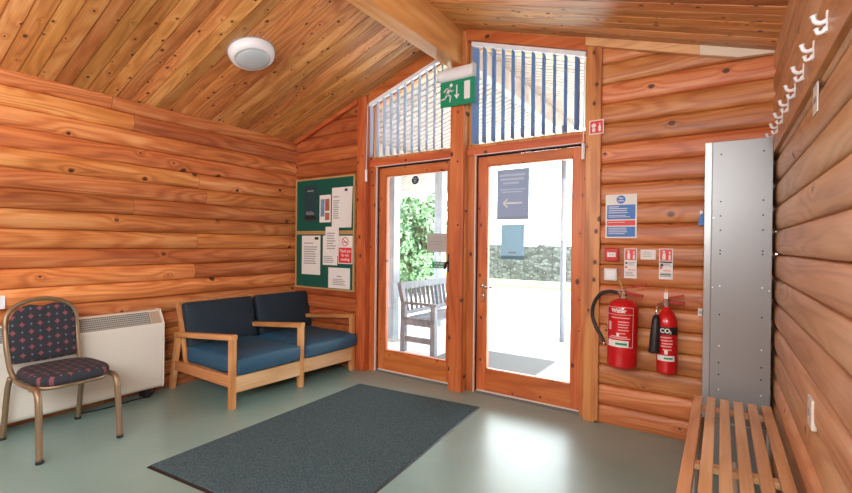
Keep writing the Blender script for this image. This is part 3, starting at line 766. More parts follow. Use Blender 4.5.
ext_sign(-.580, -.497, 1.077, 1.290, 'left tall red and white extinguisher sign above the water extinguisher', False)
ext_sign(-.357, -.273, 1.080, 1.292, 'right red and white extinguisher sign with black band, above the narrow extinguisher', True)
p = sheet('fire_equipment_sign', -.828, -.724, 2.130, 2.236, 3.4185, M['paper'], 'small square red and white fire sign high on the door stud', 'sign', t=.0015)
rects('red_panel', [(-.820, -.732, 2.138, 2.228)], 3.4168, M['signred'], p)
s = MB(); discmb(s, -.795, 2.195, .016, 3.4158); s.box(-.806, -.784, 3.415, 3.4158, 2.148, 2.176); s.box(-.762, -.745, 3.415, 3.4158, 2.150, 2.19); s.box(-.757, -.749, 3.415, 3.4158, 2.19, 2.212)
s.build('pictogram', M['paper'], p)

# ------------------------------------------------------------------ fire extinguishers
def ext_body(root, r, h_, z0):
    pr = [(0, 0), (r*.80, 0), (r*.97, .008), (r, .025), (r, h_*.84), (r*.97, h_*.895), (r*.85, h_*.945), (r*.60, h_*.98), (r*.30, h_), (0, h_)]
    return MB().lathe(pr, (0, 0, z0), 40).build('cylinder', M['red'], root, smooth=True)
def curved_label(root, name, r, z0, z1, a0, a1, m, n=16):
    mb = MB(); A = []
    for k in range(n+1):
        a = a0 + (a1-a0)*k/n
        A.append((mb.bm.verts.new(((r)*math.sin(a), -(r)*math.cos(a), z0)), mb.bm.verts.new(((r)*math.sin(a), -(r)*math.cos(a), z1)),
                  mb.bm.verts.new(((r-.001)*math.sin(a), -(r-.001)*math.cos(a), z0)), mb.bm.verts.new(((r-.001)*math.sin(a), -(r-.001)*math.cos(a), z1))))
    for p_, q_ in zip(A, A[1:]):
        mb.bm.faces.new((p_[0], q_[0], q_[1], p_[1])); mb.bm.faces.new((p_[2], p_[3], q_[3], q_[2]))
        mb.bm.faces.new((p_[0], p_[2], q_[2], q_[0])); mb.bm.faces.new((p_[1], q_[1], q_[3], p_[3]))
    mb.bm.faces.new((A[0][0], A[0][1], A[0][3], A[0][2])); mb.bm.faces.new((A[-1][0], A[-1][2], A[-1][3], A[-1][1]))
    return mb.build(name, m, root, smooth=False)
def bend_text(o, r):      # wrap a flat text mesh (x,z) at y=0 round the cylinder
    for v in o.data.vertices:
        a = v.co.x / r; rr = r + (-v.co.y)
        v.co = Vector((rr*math.sin(a), -rr*math.cos(a), v.co.z))
    return o
# water extinguisher (faces the camera, leaning a little)
we = empty('water_extinguisher', (-.567, 3.318, .472), math.radians(-8)); we.rotation_euler = (0, math.radians(.8), math.radians(-8))
tag(we, 'large red water fire extinguisher with long black hose hung on the log wall', 'fire extinguisher')
R_ = .098; ext_body(we, R_, .470, 0)
for z0, z1, m_ in ((.418, .420, 'paper'), (.368, .370, 'paper'), (.150, .152, 'paper')): curved_label(we, 'label_line', R_+.0012, z0, z1, -1.0, 1.0, M[m_])
curved_label(we, 'white_label', R_+.0014, .150, .195, -.75, .70, M['paper'])
curved_label(we, 'label_line', R_+.0012, .150, .420, -1.0, -.985, M['paper']); curved_label(we, 'label_line', R_+.0012, .150, .420, .985, 1.0, M['paper'])
o = textmesh('Water', .037, 0, .395, 0, M['paper'], we, bold=.0012); bend_text(o, R_+.0012)
for z_, a0, a1 in ((.345,-.5,.75),(.318,0,.7),(.300,0,.7),(.282,0,.65),(.262,0,.7),(.240,-.1,.5),(.205,-.7,.8),(.217,-.5,.6)):
    curved_label(we, 'printed_lines', R_+.0012, z_, z_+.007, a0, a1, plain('pink_print', (.75,.38,.38), .6) if 'pink_print' not in bpy.data.materials else bpy.data.materials['pink_print'], 8)
curved_label(we, 'class_symbol', R_+.0012, .262, .318, -.72, -.50, bpy.data.materials['pink_print'], 4)
curved_label(we, 'class_symbol', R_+.0013, .222, .245, -.08, .08, M['paper'], 4)
curved_label(we, 'printed_lines', R_+.0018, .165, .180, -.15, .6, M['green'], 6)
MB().lathe([(.030,0),(.030,.02),(.022,.025),(.022,.055),(.0,.055)], (0,0,.472), 20).build('valve', M['chrome'], we, smooth=False)
lv = MB(); lv.beam((-.02,0,.515), (.125,0,.500), .026, .016); lv.build('carry_handle', M['darkred'], we, bevel=.002)
lv = MB(); lv.beam((-.01,0,.540), (.05,0,.552), .022, .007); lv.beam((.05,0,.552), (.145,0,.580), .024, .013); lv.build('squeeze_lever', M['darkred'], we, bevel=.002)
MB().tube([(-.03,-.002,.515),(-.015,-.004,.53),(.0,-.005,.53)], .005, 8).build('safety_pin', M['steel'], we, smooth=True)
MB().tube([(-.005,-.012,.535),(-.02,-.014,.57),(-.045,-.012,.615),(-.035,-.010,.62),(-.002,-.008,.54)], .0022, 6).build('pin_tag', plain('yellow_tag', (.75,.55,.15), .5), we)
def bez(pts, n=10):      # Catmull-Rom through the points
    P = [Vector(p) for p in pts]; P = [P[0]*2-P[1]] + P + [P[-1]*2-P[-2]]; out = []
    for i in range(1, len(P)-2):
        for k in range(n):
            t = k/n; a, b_, c, d = P[i-1], P[i], P[i+1], P[i+2]
            out.append(.5*((2*b_) + (c-a)*t + (2*a-5*b_+4*c-d)*t*t + (3*b_-a-3*c+d)*t**3))
    out.append(P[-2]); return out
MB().tube([(-.005,0,.508),(-.045,0,.508)], .012, 12).build('hose_coupling', M['steel'], we, smooth=True)
MB().tube(bez([(-.04,0,.508),(-.10,0,.512),(-.16,.0,.485),(-.205,.005,.415),(-.215,.005,.33),(-.185,.0,.25),(-.145,.0,.185),(-.125,-.004,.150)]), .0125, 12).build('hose', M['black'], we, smooth=True)
MB().tube([(-.128,-.003,.155),(-.118,-.004,.125)], .0105, 12).build('hose_nozzle', M['chrome'], we, smooth=True)
MB().box(-.045, .045, .094, .118, .40, .45).build('wall_bracket', M['steel'], we)
# carbon dioxide extinguisher
ce = empty('carbon_dioxide_extinguisher', (-.292, 3.345, .466)); ce.rotation_euler = (0, math.radians(-.8), math.radians(-5))
tag(ce, 'narrow red fire extinguisher with black horn and black CO2 band', 'fire extinguisher')
r_c = .064
pr = [(0,0),(r_c*.82,0),(r_c*.97,.008),(r_c,.022),(r_c,.325),(r_c*.96,.352),(r_c*.84,.378),(r_c*.62,.402),(r_c*.38,.418),(r_c*.34,.440),(0,.440)]
MB().lathe(pr, (0,0,0), 36).build('cylinder', M['red'], ce, smooth=True)
curved_label(ce, 'black_band', r_c+.001, .262, .312, -1.5, 1.5, M['black'], 24)
o = textmesh('CO', .040, .000, .287, 0, M['paper'], ce, bold=.0012); bend_text(o, r_c+.0015)
o = textmesh('2', .024, .034, .277, 0, M['paper'], ce, bold=.0009); bend_text(o, r_c+.0015)
for z_, a0, a1 in ((.240,-.5,.6),(.220,-.4,.7),(.200,-.3,.7),(.182,-.4,.6),(.160,-.2,.6)):
    curved_label(ce, 'printed_lines', r_c+.001, z_, z_+.008, a0, a1, bpy.data.materials['pink_print'], 8)
curved_label(ce, 'class_symbol', r_c+.0011, .135, .162, -.05, .25, M['paper'], 4)
curved_label(ce, 'white_label', r_c+.0012, .090, .126, -.85, .90, M['paper'])
curved_label(ce, 'printed_lines', r_c+.0016, .102, .114, -.1, .7, M['green'], 6)
MB().lathe([(.020,0),(.022,.01),(.022,.05),(.012,.055),(.012,.07),(0,.07)], (0,0,.436), 20).build('valve', M['chrome'], ce)
lv = MB(); lv.beam((-.02,0,.470), (.105,0,.468), .026, .015); lv.build('carry_handle', M['darkred'], ce, bevel=.002)
lv = MB(); lv.beam((-.015,0,.492), (.10,0,.520), .024, .013); lv.build('squeeze_lever', M['darkred'], ce, bevel=.002)
MB().box(-.012, .012, -.024, -.020, .492, .535).build('inspection_tag', M['paper'], ce, bevel=.001)
MB().tube([(0,-.015,.50),(-.006,-.016,.55),(.002,-.014,.575),(.006,-.014,.55),(.002,-.012,.50)], .0022, 6).build('pin_tag', bpy.data.materials['yellow_tag'], ce)
MB().tube([(-.01,-.01,.462),(-.045,-.02,.458),(-.052,-.05,.42),(-.052,-.056,.37)], .009, 10).build('horn_pipe', M['chrome'], ce, smooth=True)
MB().tube([(-.052,-.058,.385),(-.053,-.060,.36),(-.058,-.066,.26),(-.064,-.070,.155),(-.064,-.070,.14)], [.014,.024,.029,.033,.033], 20).build('discharge_horn', M['black'], ce, smooth=True)
MB().box(-.03, .03, .064, .098, .36, .40).build('wall_bracket', M['steel'], ce)

# ------------------------------------------------------------------ grey metal cabinet
cb = empty('metal_cabinet', (.074, 3.285, 0), math.radians(2.0)); tag(cb, 'tall narrow grey metal cabinet standing behind the slatted bench', 'cabinet')
MB().box(-.163, .158, -.120, .125, .0, 1.925).build('carcass', M['cabinet'], cb, bevel=.003)
MB().box(-.166, -.130, -.128, -.119, .002, 1.93).build('edge_flange', plain('flange_grey', (.36,.37,.37), .3, .4), cb, bevel=.002)
MB().box(-.128, .161, -.126, -.120, .002, 1.93).build('front_panel', M['cabinet'], cb, bevel=.002)
hl = MB(); wr = MB()
def hole(mb, x, z, r=.0045): mb.lathe([(0,0),(r,0),(r,.0014),(0,.0014)], n=10, mat=Matrix.Translation((x, -.1262, z)) @ Matrix.Rotation(PI/2, 4, 'X'))
for x in (-.084, .118):
    for z in (1.855, 1.575, 1.49, 1.405, 1.285, 1.265, .905, .62, .55): hole(hl, x, z)
    for z in (1.075, .72, .46): hole(wr, x, z)
for x, z in ((-.120,1.48),(-.120,1.065),(.150,1.06)): hole(wr, x, z)
hl.build('screw_hole', M['dark'], cb)['kind'] = 'stuff'
wr.build('rivet', M['white'], cb)['kind'] = 'stuff'

# hook with blue tag beside the cabinet, small white switch
hk = empty('key_hook', (-.112, YW, 1.50)); tag(hk, 'white wall hook with blue tag left of the grey cabinet', 'hook')
MB().box(-.008, .010, -.03, .0, .020, .045).build('hook', M['white'], hk, bevel=.003)
MB().prism([(-.018,-.055),(.016,-.050),(.018,.005),(.002,.024),(-.012,.004)], -.030, -.024, 'Y').build('blue_tag', M['blue'], hk)
sw = empty('cable_box', (-.112, YW, .875)); tag(sw, 'tiny white box on the logs at the cabinet edge, above the bench', 'box')
MB().box(-.012, .014, -.022, .0, -.026, .026).build('housing', M['offwhite'], sw, bevel=.003)
MB().box(-.006, .008, -.0235, -.0215, -.008, .008).build('cover_plate', M['ink'], sw)

# ------------------------------------------------------------------ slatted bench
bn = empty('slatted_bench', (.040, 2.19, 0)); tag(bn, 'low wooden slatted changing room bench on grey metal frame by right wall', 'bench')
BY0, BY1 = .95, 3.03
sx0, pit_, sw_ = -.103, .0625, .043
for i in range(6):
    x = sx0 + i*pit_ + (0 if i == 0 else 0)
    MB().box(x-.06, x+sw_-.06, BY0-2.2, BY1 - .0 - 2.2 + random.uniform(-.006, .006), .424, .446).build('slat', M['slat'], bn, bevel=.003)
for yy in (2.91, 2.14, 1.40):
    MB().box(-.16, .185, yy-2.2-.022, yy-2.2+.022, .400, .4235).build('cross_rail', M['slat'], bn, bevel=.002)
for yy in (2.80, 1.10):
    fr_ = MB(); fr_.tube([(-.11, yy-2.2, 0), (-.11, yy-2.2, .388), (.17, yy-2.2, .388), (.17, yy-2.2, 0)], .014, 10)
    fr_.build('leg_frame', M['steel'], bn)
for xx in (-.11, .17):
    MB().tube([(xx, 2.80-2.2, .386), (xx, 1.10-2.2, .386)], .012, 10).build('frame_tube', M['cabinet'], bn, smooth=True)
MB().box(.140, .160, .95-2.2, .74, .11, .14).build('shoe_rail', M['offwhite'], bn, bevel=.003)
MB().box(.02, .04, .95-2.2, .74, .11, .14).build('shoe_rail', M['offwhite'], bn, bevel=.003)

# ------------------------------------------------------------------ coat hooks and rail
struct(MB().box(XR-.016, XR+.02, YB+.01, 3.43, 1.845, 1.985).build('trim_15', wood('hook_board', (.36,.14,.05), (.54,.26,.10), (.66,.36,.16), 'Y','Z', rough=.4, knots=1.5, kr=.03, tone=.03), bevel=.004))
def coat_hook():
    root = empty('coat_hook', (0,0,0))
    MB().box(-.004, 0, -.010, .010, -.03, .03).build('back_plate', M['white'], root, bevel=.003)
    MB().tube(bez([(-.003,0,.004),(-.014,0,.000),(-.026,0,.006),(-.031,0,.024)], 6), [.0065]*18+[.0095], 10).build('upper_prong', M['white'], root, smooth=True)
    MB().tube(bez([(-.003,0,-.014),(-.010,0,-.026),(-.020,0,-.027),(-.024,0,-.014)], 6), [.0055]*18+[.008], 10).build('lower_prong', M['white'], root, smooth=True)
    return root
hy = [2.955, 2.735, 2.515, 2.295, 2.075, 1.865, 1.650, 3.20]
ordn = ['eighth', 'seventh', 'sixth', 'fifth', 'fourth', 'third', 'second', 'first']
hlab = {3.20: 'farthest white coat hook, just above the left of the grey cabinet top', 2.955: 'white coat hook, second farthest, right of the grey cabinet top',
        2.735: 'white coat hook on the right wall rail, third from the far corner', 2.515: 'white coat hook on the right wall rail, fourth from the far corner',
        2.295: 'white coat hook on the right wall rail, fourth nearest to the photo edge', 2.075: 'white coat hook on the right wall rail, third nearest to the photo edge',
        1.865: 'white coat hook on the right wall rail, second nearest, above the paper label', 1.650: 'nearest and largest looking white coat hook at the top right corner'}
proto = coat_hook()
for i, y in enumerate(hy):
    o = proto if i == 0 else copy_tree(proto)
    o.location = (XR-.016, y, 1.935)
    tag(o, hlab[y], 'coat hook', 'coat hooks on the right wall')

# labels / small plates on the right wall
p = MB().box(XR-.004, XR-.001, 1.885, 1.968, 1.745, 1.845-.004).build('wall_label', M['paper']); tag(p, 'small pale paper label on the right wall below the coat hooks', 'label')
mb = MB().box(XR-.0048, XR-.004, 1.905, 1.95, 1.78, 1.80).build('printed_lines', M['ink'], p)
p = empty('wall_switch_plate', (XR, 1.942, .755)); tag(p, 'small white wall plate low on the right wall beside the bench', 'wall plate')
MB().box(-.006, .01, -.040, .040, -.050, .050).build('plate', M['offwhite'], p, bevel=.003)
MB().box(-.008, -.0055, -.010, .010, -.012, .012).build('socket', M['ink'], p, bevel=.001)

# ------------------------------------------------------------------ socket on the left wall
p = empty('wall_socket', (XL, .88, .875)); tag(p, 'white wall socket on the left log wall above the chair and heater', 'socket')
MB().box(0, .014, -.075, .055, -.046, .046).build('plate', M['white'], p, bevel=.003)
MB().box(.013, .018, -.01, .012, -.02, .02).build('switch', M['offwhite'], p, bevel=.001)

# ------------------------------------------------------------------ storage heater
ht = empty('storage_heater', (-4.010, 1.330, 0)); tag(ht, 'cream storage heater with top grille against the left log wall', 'heater')
hy0, hy1 = -.60, .585
body = [(-.086, .07), (.042, .07), (.060, .09), (.060, .605), (-.010, .720), (-.086, .720)]
def HP(poly, a, b_, name, m_, bev=.004): return MB().prism(poly, a, b_, 'Y').build(name, m_, ht, bevel=bev, seg=3)
HP(body, hy0, hy1-.012, 'casing', M['heater'], .008)
HP([(-.088, .065), (.046, .065), (.065, .087), (.065, .610), (-.005, .727), (-.088, .727)], hy1-.012, hy1, 'end_panel', M['heater'], .004)
gv = Vector((-.010-.060, .720-.605)); gl_ = gv.length; gd = gv.normalized(); gn = Vector((gd.y, -gd.x))
if gn.x < 0: gn = -gn
def gp(s, o_): q = Vector((.060, .605)) + gd*s + gn*o_; return (q.x, q.y)
HP([gp(.014, .0012), gp(gl_-.012, .0012), gp(gl_-.012, -.004), gp(.014, -.004)], hy0+.03, hy1-.10, 'grille_recess', M['dark'], 0)
gr = MB()
for k in range(6):
    s0 = .016 + k*(gl_-.03)/6
    gr.prism([gp(s0, .0052), gp(s0+.010, .0052), gp(s0+.010, .001), gp(s0, .001)], hy0+.03, hy1-.10, 'Y')
yy = hy0+.03
while yy < hy1-.10:
    gr.prism([gp(.014, .006), gp(gl_-.012, .006), gp(gl_-.012, .001), gp(.014, .001)], yy, yy+.0035, 'Y'); yy += .014
gr.build('grille', M['grille'], ht)
HP([gp(.012, .003), gp(gl_-.012, .003), gp(gl_-.012, 0), gp(.012, 0)], hy1-.095, hy1-.02, 'control_panel', plain('control_beige', (.42,.33,.24), .3), .001)
for a in (hy0+.08, hy1-.14): MB().box(-.07, .04, a, a+.04, 0, .075).build('foot', M['black'], ht)
MB().tube(bez([(.02, hy1-.05, .06), (.035, hy1-.10, .012), (.03, hy1-.25, .008), (.05, hy1-.42, .008), (.02, hy1-.60, .01)]), .005, 8).build('power_cord', M['black'], ht, smooth=True)

# ------------------------------------------------------------------ two-seat settee
sf = empty('settee', (-3.62, 2.70, 0)); tag(sf, 'wooden framed two seat settee with dark blue cushions under the notice boards', 'sofa')
def SW(mb, name, m_, parent=sf, **k):
    o = mb.build(name, m_, parent, **k); o.matrix_parent_inverse = Matrix.Translation((3.625, -2.69, 0)); return o
LY = [2.035, 2.712, 3.382]; lw = .046
for i, y in enumerate(LY):
    SW(MB().box(-3.197, -3.150, y-lw/2, y+lw/2, 0, .540), 'front_leg', M['sofa_wood'], bevel=.004)
    SW(MB().beam((-4.078, y, 0), (-3.985, y, .466), .040, .048, up=(1,0,0)), 'rear_leg', M['sofa_wood'], bevel=.004)
    # arm: slopes down to the back
    SW(MB().hexa([(-4.015, y-.026, .464), (-3.145, y-.026, .541), (-3.145, y+.026, .541), (-4.015, y+.026, .464),
                  (-4.015, y-.026, .506), (-3.145, y-.026, .583), (-3.145, y+.026, .583), (-4.015, y+.026, .506)]), 'armrest', M['sofa_wood_x'], bevel=.005)
    SW(MB().hexa([(-4.045, y-.014, .172), (-3.19, y-.014, .165), (-3.19, y+.014, .165), (-4.045, y+.014, .172),
                  (-4.03, y-.014, .252), (-3.19, y-.014, .258), (-3.19, y+.014, .258), (-4.03, y+.014, .252)]), 'side_rail', M['sofa_wood_x'], bevel=.003)
    SW(MB().beam((-3.90, y+(.035 if i == 0 else -.035), .22), (-4.055, y+(.035 if i == 0 else -.035), .762), .030, .046, up=(1,0,0)), 'back_upright', M['sofa_wood'], bevel=.004)
for a, b_ in ((LY[0], LY[1]), (LY[1], LY[2])):
    SW(MB().hexa([(-3.185, a+lw/2, .125), (-3.155, a+lw/2, .125), (-3.155, b_-lw/2, .110), (-3.185, b_-lw/2, .110),
                  (-3.185, a+lw/2, .250), (-3.155, a+lw/2, .250), (-3.155, b_-lw/2, .238), (-3.185, b_-lw/2, .238)]), 'front_rail', M['sofa_wood_y'], bevel=.003)
    SW(MB().box(-4.078, -4.046, a+.05, b_-.05, .722, .768), 'back_rail', M['sofa_wood_x'], bevel=.004)
    SW(MB().box(-3.90, -3.17, a+.016, b_-.016, .215, .232), 'seat_base', M['sofa_wood_y'])
def cushion(x0, x1, y0, y1, z0, z1, puff, name, m_, mat=None):
    nx = 12; bm_ = bmesh.new()
    mb = MB(); mb.bm.free(); mb.bm = bm_
    def f(u): return (1 - abs(u)**6) ** .5 if abs(u) < 1 else 0
    N_ = 14
    rows = {}
    for side in (1, -1):
        for i in range(N_+1):
            for j in range(N_+1):
                u, v = i/N_*2-1, j/N_*2-1
                e = (f(u) * f(v))
                zc = (z0+z1)/2; hz = (z1-z0)/2
                x = (x0+x1)/2 + u*(x1-x0)/2; y = (y0+y1)/2 + v*(y1-y0)/2
                z = zc + side*(hz*(.72*(1 if max(abs(u),abs(v)) < 1 else 1)*1.0 + .28*e) + puff*(1-u*u)*(1-v*v))
                z += side * .004*math.sin(5*u+3*v+z0*40)*(1-u*u)
                # round the border
                k = max(abs(u), abs(v))
                p_ = Vector((x, y, z))
                if mat is not None: p_ = mat @ p_
                rows[(side, i, j)] = bm_.verts.new(p_)
        for i in range(N_):
            for j in range(N_):
                q = (rows[(side,i,j)], rows[(side,i+1,j)], rows[(side,i+1,j+1)], rows[(side,i,j+1)])
                bm_.faces.new(q if side > 0 else q[::-1])
    for i in range(N_):
        for a, b_ in (((i,0),(i+1,0)), ((i+1,N_),(i,N_)), ((0,i+1),(0,i)), ((N_,i),(N_,i+1))):
            bm_.faces.new((rows[(-1,*a)], rows[(-1,*b_)], rows[(1,*b_)], rows[(1,*a)]))
    o = SW(mb, name, m_, smooth=True)
    b = o.modifiers.new('bevel', 'BEVEL'); b.width = .018; b.segments = 3; b.limit_method = 'ANGLE'; b.angle_limit = math.radians(50)
    return o
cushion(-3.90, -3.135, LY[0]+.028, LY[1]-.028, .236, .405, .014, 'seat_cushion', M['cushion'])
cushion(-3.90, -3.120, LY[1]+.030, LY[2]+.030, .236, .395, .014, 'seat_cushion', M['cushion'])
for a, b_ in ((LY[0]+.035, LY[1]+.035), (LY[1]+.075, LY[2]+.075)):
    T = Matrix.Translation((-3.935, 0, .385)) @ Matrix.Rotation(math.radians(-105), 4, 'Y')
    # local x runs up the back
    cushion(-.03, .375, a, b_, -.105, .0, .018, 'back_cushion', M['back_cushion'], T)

# ------------------------------------------------------------------ banquet chair
ch = empty('banquet_chair', (-3.600, 1.100, 0), math.radians(3.0)); tag(ch, 'stacking banquet chair with patterned dark fabric in front of the heater', 'chair')
hw = .192
def setuv(o, fn):
    uv = o.data.uv_layers.new(name='UVMap')
    for p_ in o.data.polygons:
        for li in p_.loop_indices:
            co = o.data.vertices[o.data.loops[li].vertex_index].co; uv.data[li].uv = fn(co)
for s in (-1, 1):
    MB().tube(bez([(.298, s*.212, 0), (.282, s*.210, .20), (.262, s*.208, .36), (.225, s*.206, .408), (.15, s*.205, .412)], 6), .0180, 12).build('front_leg', M['chair_metal'], ch, smooth=True)
    MB().tube(bez([(-.300, s*.208, 0), (-.262, s*.206, .18), (-.225, s*.205, .34), (-.195, s*.200, .42)], 6), .0165, 12).build('rear_leg', M['chair_metal'], ch, smooth=True)
    MB().lathe([(0,0),(.020,0),(.020,.018),(0,.018)], (.298, s*.212, 0), 12).build('foot_cap', M['black'], ch)
    MB().lathe([(0,0),(.020,0),(.020,.018),(0,.018)], (-.300, s*.208, 0), 12).build('foot_cap', M['black'], ch)
# seat frame ring
ring_ = []
for k in range(41):
    a = 2*PI*k/40; ca_, sa_ = math.cos(a), math.sin(a)
    ex_ = 2/3.4
    ring_.append((.02 + .225*math.copysign(abs(ca_)**ex_, ca_), .208*math.copysign(abs(sa_)**ex_, sa_), .412))
MB().tube(ring_, .014, 10, cap=False).build('seat_frame', M['chair_metal'], ch, smooth=True)
# back frame: a hoop
BO = -.022
hoop = [(-.175, -hw+.012, .405), (-.195, -hw+.004, .47), (-.213, -hw, .60), (-.240, -hw, .72)]
for k in range(0, 13):
    a = PI*k/12
    hoop.append((-.243 - .030*math.sin(a), -hw*math.cos(a), .755 + .150*math.sin(a)**.85))
hoop += [(-.240, hw, .72), (-.213, hw, .60), (-.195, hw-.004, .47), (-.175, hw-.012, .405)]
hoop = [(x_, y_ + BO*min(1, max(0, (z_-.40)/.12)), z_) for x_, y_, z_ in hoop]
MB().tube(bez(hoop, 4), .0150, 12).build('back_frame', M['chair_metal'], ch, smooth=True)
def pad(outline, th, m_, name, P):     # cushion from outline in (u,v); P(u,v,w)->xyz
    mb = MB(); cx = sum(p[0] for p in outline)/len(outline); cy = sum(p[1] for p in outline)/len(outline)
    layers = [(1.0, 0), (.985, .45), (.94, .75), (.82, .93), (.5, 1.0)]
    rings = {}
    for side in (1, -1):
        prev = None
        for k, (s, w) in enumerate(layers):
            if k == 0 and side == -1: rg_ = rings[0]
            else:
                rg_ = [mb.bm.verts.new(P(cx+(u-cx)*s, cy+(v-cy)*s, side*w*th/2)) for u, v in outline]
            if k == 0: rings[0] = rg_
            if prev:
                n_ = len(rg_)
                for q in range(n_): mb.bm.faces.new((prev[q], prev[(q+1)%n_], rg_[(q+1)%n_], rg_[q]))
            prev = rg_
        cv = mb.bm.verts.new(P(cx, cy, side*th/2))
        for q in range(len(prev)): mb.bm.faces.new((prev[q], prev[(q+1)%len(prev)], cv))
    return mb.build(name, m_, ch, smooth=True)
ol = []
for k in range(40):
    a = 2*PI*k/40; ca_, sa_ = math.cos(a), math.sin(a); ex_ = 2/3.6
    ol.append((.035 + .238*math.copysign(abs(ca_)**ex_, ca_), .208*math.copysign(abs(sa_)**ex_, sa_)))
o = pad(ol, .078, M['chair_fabric'], 'seat_pad', lambda u, v, w: (u, v, .452 + w))
setuv(o, lambda c: (c.y, c.x))
zb_, zt_ = .500, .885
ol = [(-hw+.014, zb_), (0, zb_-.004), (hw-.014, zb_)]
for k in range(0, 17):
    a = PI*k/16; ol.append(((hw-.012)*math.cos(a), .748 + .142*math.sin(a)**.85))
# scooped hand-hold at the top of the back
def back_pt(u, v, w):
    vv = v - .030*math.exp(-(u/.055)**2) * max(0, (v-.80)/.09)
    x = -.196 - .19*(vv-.47) * .55 - w
    return (x, u + BO, vv)
o = pad(ol, .040, M['chair_fabric'], 'back_pad', back_pt)
setuv(o, lambda c: (c.y, c.z))

# ------------------------------------------------------------------ outside
struct(MB().box(-7.5, 3.5, 3.62, 9.4, -.10, -.012).build('porch_paving', M['concrete']))
struct(MB().box(-30, 30, 9.4, 17.2, -.14, -.02).build('forecourt', M['concrete']))
struct(MB().box(-30, -7.5, 3.0, 9.4, -.14, -.02).build('lawn', M['grass']))
struct(MB().box(3.5, 20, 3.62, 9.4, -.14, -.02).build('yard', M['concrete']))
struct(MB().box(-5.6, XL-.2, 3.45, 3.60, 0, 2.4).build('wall_outside', M['render']))
# lawn bank beyond the porch on the left
lw_ = MB(); lw_.hexa([(-30, 8.2, -.03), (-6.9, 8.2, -.03), (-8.2, 17, -.03), (-30, 17, -.03), (-30, 8.2, .01), (-6.9, 8.2, .01), (-8.2, 17, .14), (-30, 17, .2)])
tag(struct(lw_.build('lawn', M['grass'])))
sw2 = MB()
random.seed(3)
xq = -9.0
while xq < 1.0:
    sw2.box(xq, xq+.5, 0, .45, -.1, 1.33 + random.uniform(-.04, .04)); xq += .5
o = sw2.build('stone_wall', M['stone'], bevel=.02); o.location = (0, 16.0, 0); o.rotation_euler = (0, 0, math.radians(6)); struct(o)
gs = MB(); gs.box(-9.5, 0, 13.2, 15.3, -.05, .06); struct(gs.build('lawn', M['grass']))
# porch posts and eave
pb = wood('porch_post_wood', (.20,.23,.28), (.30,.34,.40), (.42,.46,.52), 'Z', 'X', rough=.6, knots=1, kr=.02, tone=.03)
for i, (y, lb) in enumerate(((4.82, 'square grey porch post, the nearer one outside the left door glass'), (6.05, 'square grey porch post farther out, behind the garden bench back'))):
    x = -3.76
    r0 = empty('porch_post', (x, y, -.012)); tag(r0, lb, 'post', 'porch posts')
    MB().box(-.07, .07, -.07, .07, .02, cz(x)-.10).build('shaft', pb, r0, bevel=.006)
    MB().box(-.085, .085, -.085, .085, 0, .03).build('base_plate', M['steel'], r0)
struct(MB().box(-3.84, -3.68, 3.62, 7.2, cz(-3.76)-.11, cz(-3.84)+.04).build('porch_plate_beam', M['porch_board']))
struct(MB().box(-4.84, -4.79, 3.62, 7.2, cz(-4.8)-.06, cz(-4.8)+.06).build('porch_fascia', M['eave_white']))
pl = empty('downpipe', (-1.79, 6.05, -.012)); tag(pl, 'slim grey pole outside, seen through the right door glass', 'pole')
MB().tube([(0,0,0),(0,0,2.95)], .038, 14).build('pipe', plain('pole_grey', (.26,.29,.36), .5), pl, smooth=True)
MB().lathe([(0,0),(.05,0),(.05,.02),(0,.02)], n=16).build('base_plate', M['steel'], pl)
# outside door mat
om = MB().box(-2.75, -1.55, 4.15, 4.98, -.012, .004).build('outdoor_mat', plain('outdoor_mat_grey', (.16,.17,.18), .95, noise=.3, nscale=60)); tag(om, 'grey outdoor mat on the paving beyond the right door', 'mat')

# garden bench: sits along Y, faces +X
gb = empty('garden_bench', (-3.03, 5.10, -.012)); tag(gb, 'weathered grey slatted garden bench with arms on the porch', 'garden bench')
L2 = .72; dx0, dx1 = -.23, .21
for s in (-1, 1):
    y = s*(L2-.03)
    MB().box(dx0-.03, dx0+.035, y-.03, y+.03, 0, .58).build('rear_leg', M['grey_wood'], gb, bevel=.004)
    MB().hexa([(dx0-.03,y-.03,.58),(dx0+.035,y-.03,.58),(dx0+.035,y+.03,.58),(dx0-.03,y+.03,.58),(dx0-.08,y-.03,.84),(dx0-.03,y-.03,.84),(dx0-.03,y+.03,.84),(dx0-.08,y+.03,.84)]).build('back_upright', M['grey_wood'], gb)
    MB().box(dx1-.03, dx1+.035, y-.03, y+.03, 0, .585).build('front_leg', M['grey_wood'], gb, bevel=.004)
    MB().box(dx0-.02, dx1+.06, y-.035, y+.035, .583, .613).build('armrest', M['grey_wood'], gb, bevel=.004)
    MB().box(dx0+.03, dx1-.03, y-.02, y+.02, .13, .19).build('stretcher', M['grey_wood'], gb)
    MB().box(dx0+.03, dx1-.03, y-.02, y+.02, .33, .40).build('side_rail', M['grey_wood'], gb)
for k in range(4):
    MB().box(dx0+.02+k*.115, dx0+.11+k*.115, -L2+.0, L2-.0, .400, .420).build('seat_slat', M['grey_wood'], gb, bevel=.003)
MB().beam((dx0-.05, -L2+.06, .80), (dx0-.05, L2-.06, .80), .035, .09).build('top_rail', M['grey_wood'], gb, bevel=.004)
MB().beam((dx0+.0, -L2+.06, .47), (dx0+.0, L2-.06, .47), .035, .05).build('bottom_rail', M['grey_wood'], gb)
for k in range(13):
    y = -L2+.12+k*(2*L2-.24)/12
    MB().beam((dx0+.0, y, .48), (dx0-.045, y, .77), .012, .045, up=(1,0,0)).build('back_slat', M['grey_wood'], gb)

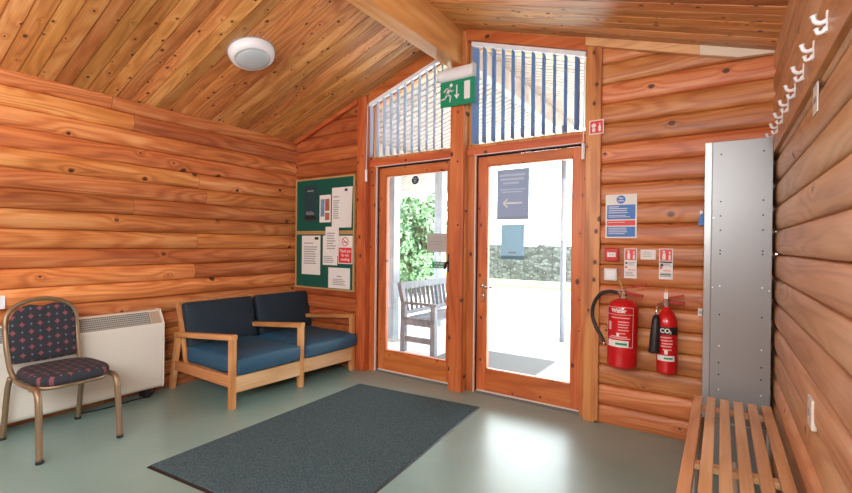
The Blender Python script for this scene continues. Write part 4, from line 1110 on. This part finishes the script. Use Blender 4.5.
# trees and shrubs beyond the lawn
def tree(x, y, h_, r, n, label, seed, cat='tree', name='tree'):
    rd = random.Random(seed)
    root = empty(name, (x, y, -.02)); tag(root, label, cat, 'trees beyond the lawn')
    tr_ = MB(); tr_.tube([(0,0,0),(.05,.02,h_*.3),(0,.05,h_*.75)], [.10,.08,.03], 8)
    for k in range(5):
        a = rd.uniform(0, 2*PI); tr_.tube([(0.03,.02,h_*(.25+.08*k)), (math.cos(a)*r*.6, math.sin(a)*r*.6, h_*(.45+.09*k))], [.04,.012], 6)
    tr_.build('trunk', M['bark'], root)
    mb = MB(); bm_ = mb.bm
    clumps = [(Vector((rd.gauss(0, .38)*r, rd.gauss(0, .38)*r, h_*rd.uniform(.08, .95))), rd.uniform(.25, .5)*r) for _ in range(34)]
    for i in range(n):
        c, cr_ = rd.choice(clumps)
        d = Vector((rd.gauss(0,1), rd.gauss(0,1), rd.gauss(0,1))).normalized() * cr_ * rd.uniform(.55, 1.0)
        p = c + d
        if p.z < .03: p.z = .03 + rd.random()*.2
        s = rd.uniform(.05, .10)
        a = Vector((rd.gauss(0,1), rd.gauss(0,1), rd.gauss(0,1))).normalized(); b_ = a.orthogonal().normalized()
        v = [bm_.verts.new(p + a*s), bm_.verts.new(p + b_*s*.45), bm_.verts.new(p - a*s), bm_.verts.new(p - b_*s*.45)]
        bm_.faces.new(v)
    o = mb.build('foliage', M['leaf'], root)
tree(-6.5, 9.6, 3.3, .95, 9000, 'leafy green tree directly behind the garden bench', 1)
tree(-9.2, 12.4, 5.0, 1.6, 12000, 'tall bushy green tree at the left of the door view', 2)

# ------------------------------------------------------------------ small pieces belong to the part that carries them
SUBS = {'foot_cap': ('front_leg', 'rear_leg'), 'hose_nozzle': ('hose',), 'hose_coupling': ('hose',), 'pin_tag': ('valve', 'safety_pin'), 'keyhole': ('handle_plate',), 'lever_handle': ('handle_plate',),
        'latch_handle': ('handle_plate',), 'wand_weight': ('wand',), 'slat_hanger': ('slat',), 'discharge_horn': ('horn_pipe',), 'indicator': ('diffuser',), 'running_figure': ('legend_panel',),
        'down_arrow': ('legend_panel',), 'door_symbol': ('legend_panel',), 'control_panel': ('casing',), 'screw_hole': ('front_panel',), 'rivet': ('front_panel',), 'grille_recess': ('casing',)}
def centre(o):
    vs = [v.co for v in o.data.vertices]; return sum(vs, Vector()) / len(vs)
for o in list(S.objects):
    k = o.name.split('.')[0]
    if k in SUBS and o.parent is not None and o.type == 'MESH':
        c = [q for q in o.parent.children if q.name.split('.')[0] in SUBS[k]]
        if c:
            b_ = min(c, key=lambda q: (centre(q) - centre(o)).length)
            o.parent = b_; o.matrix_parent_inverse = Matrix.Identity(4)
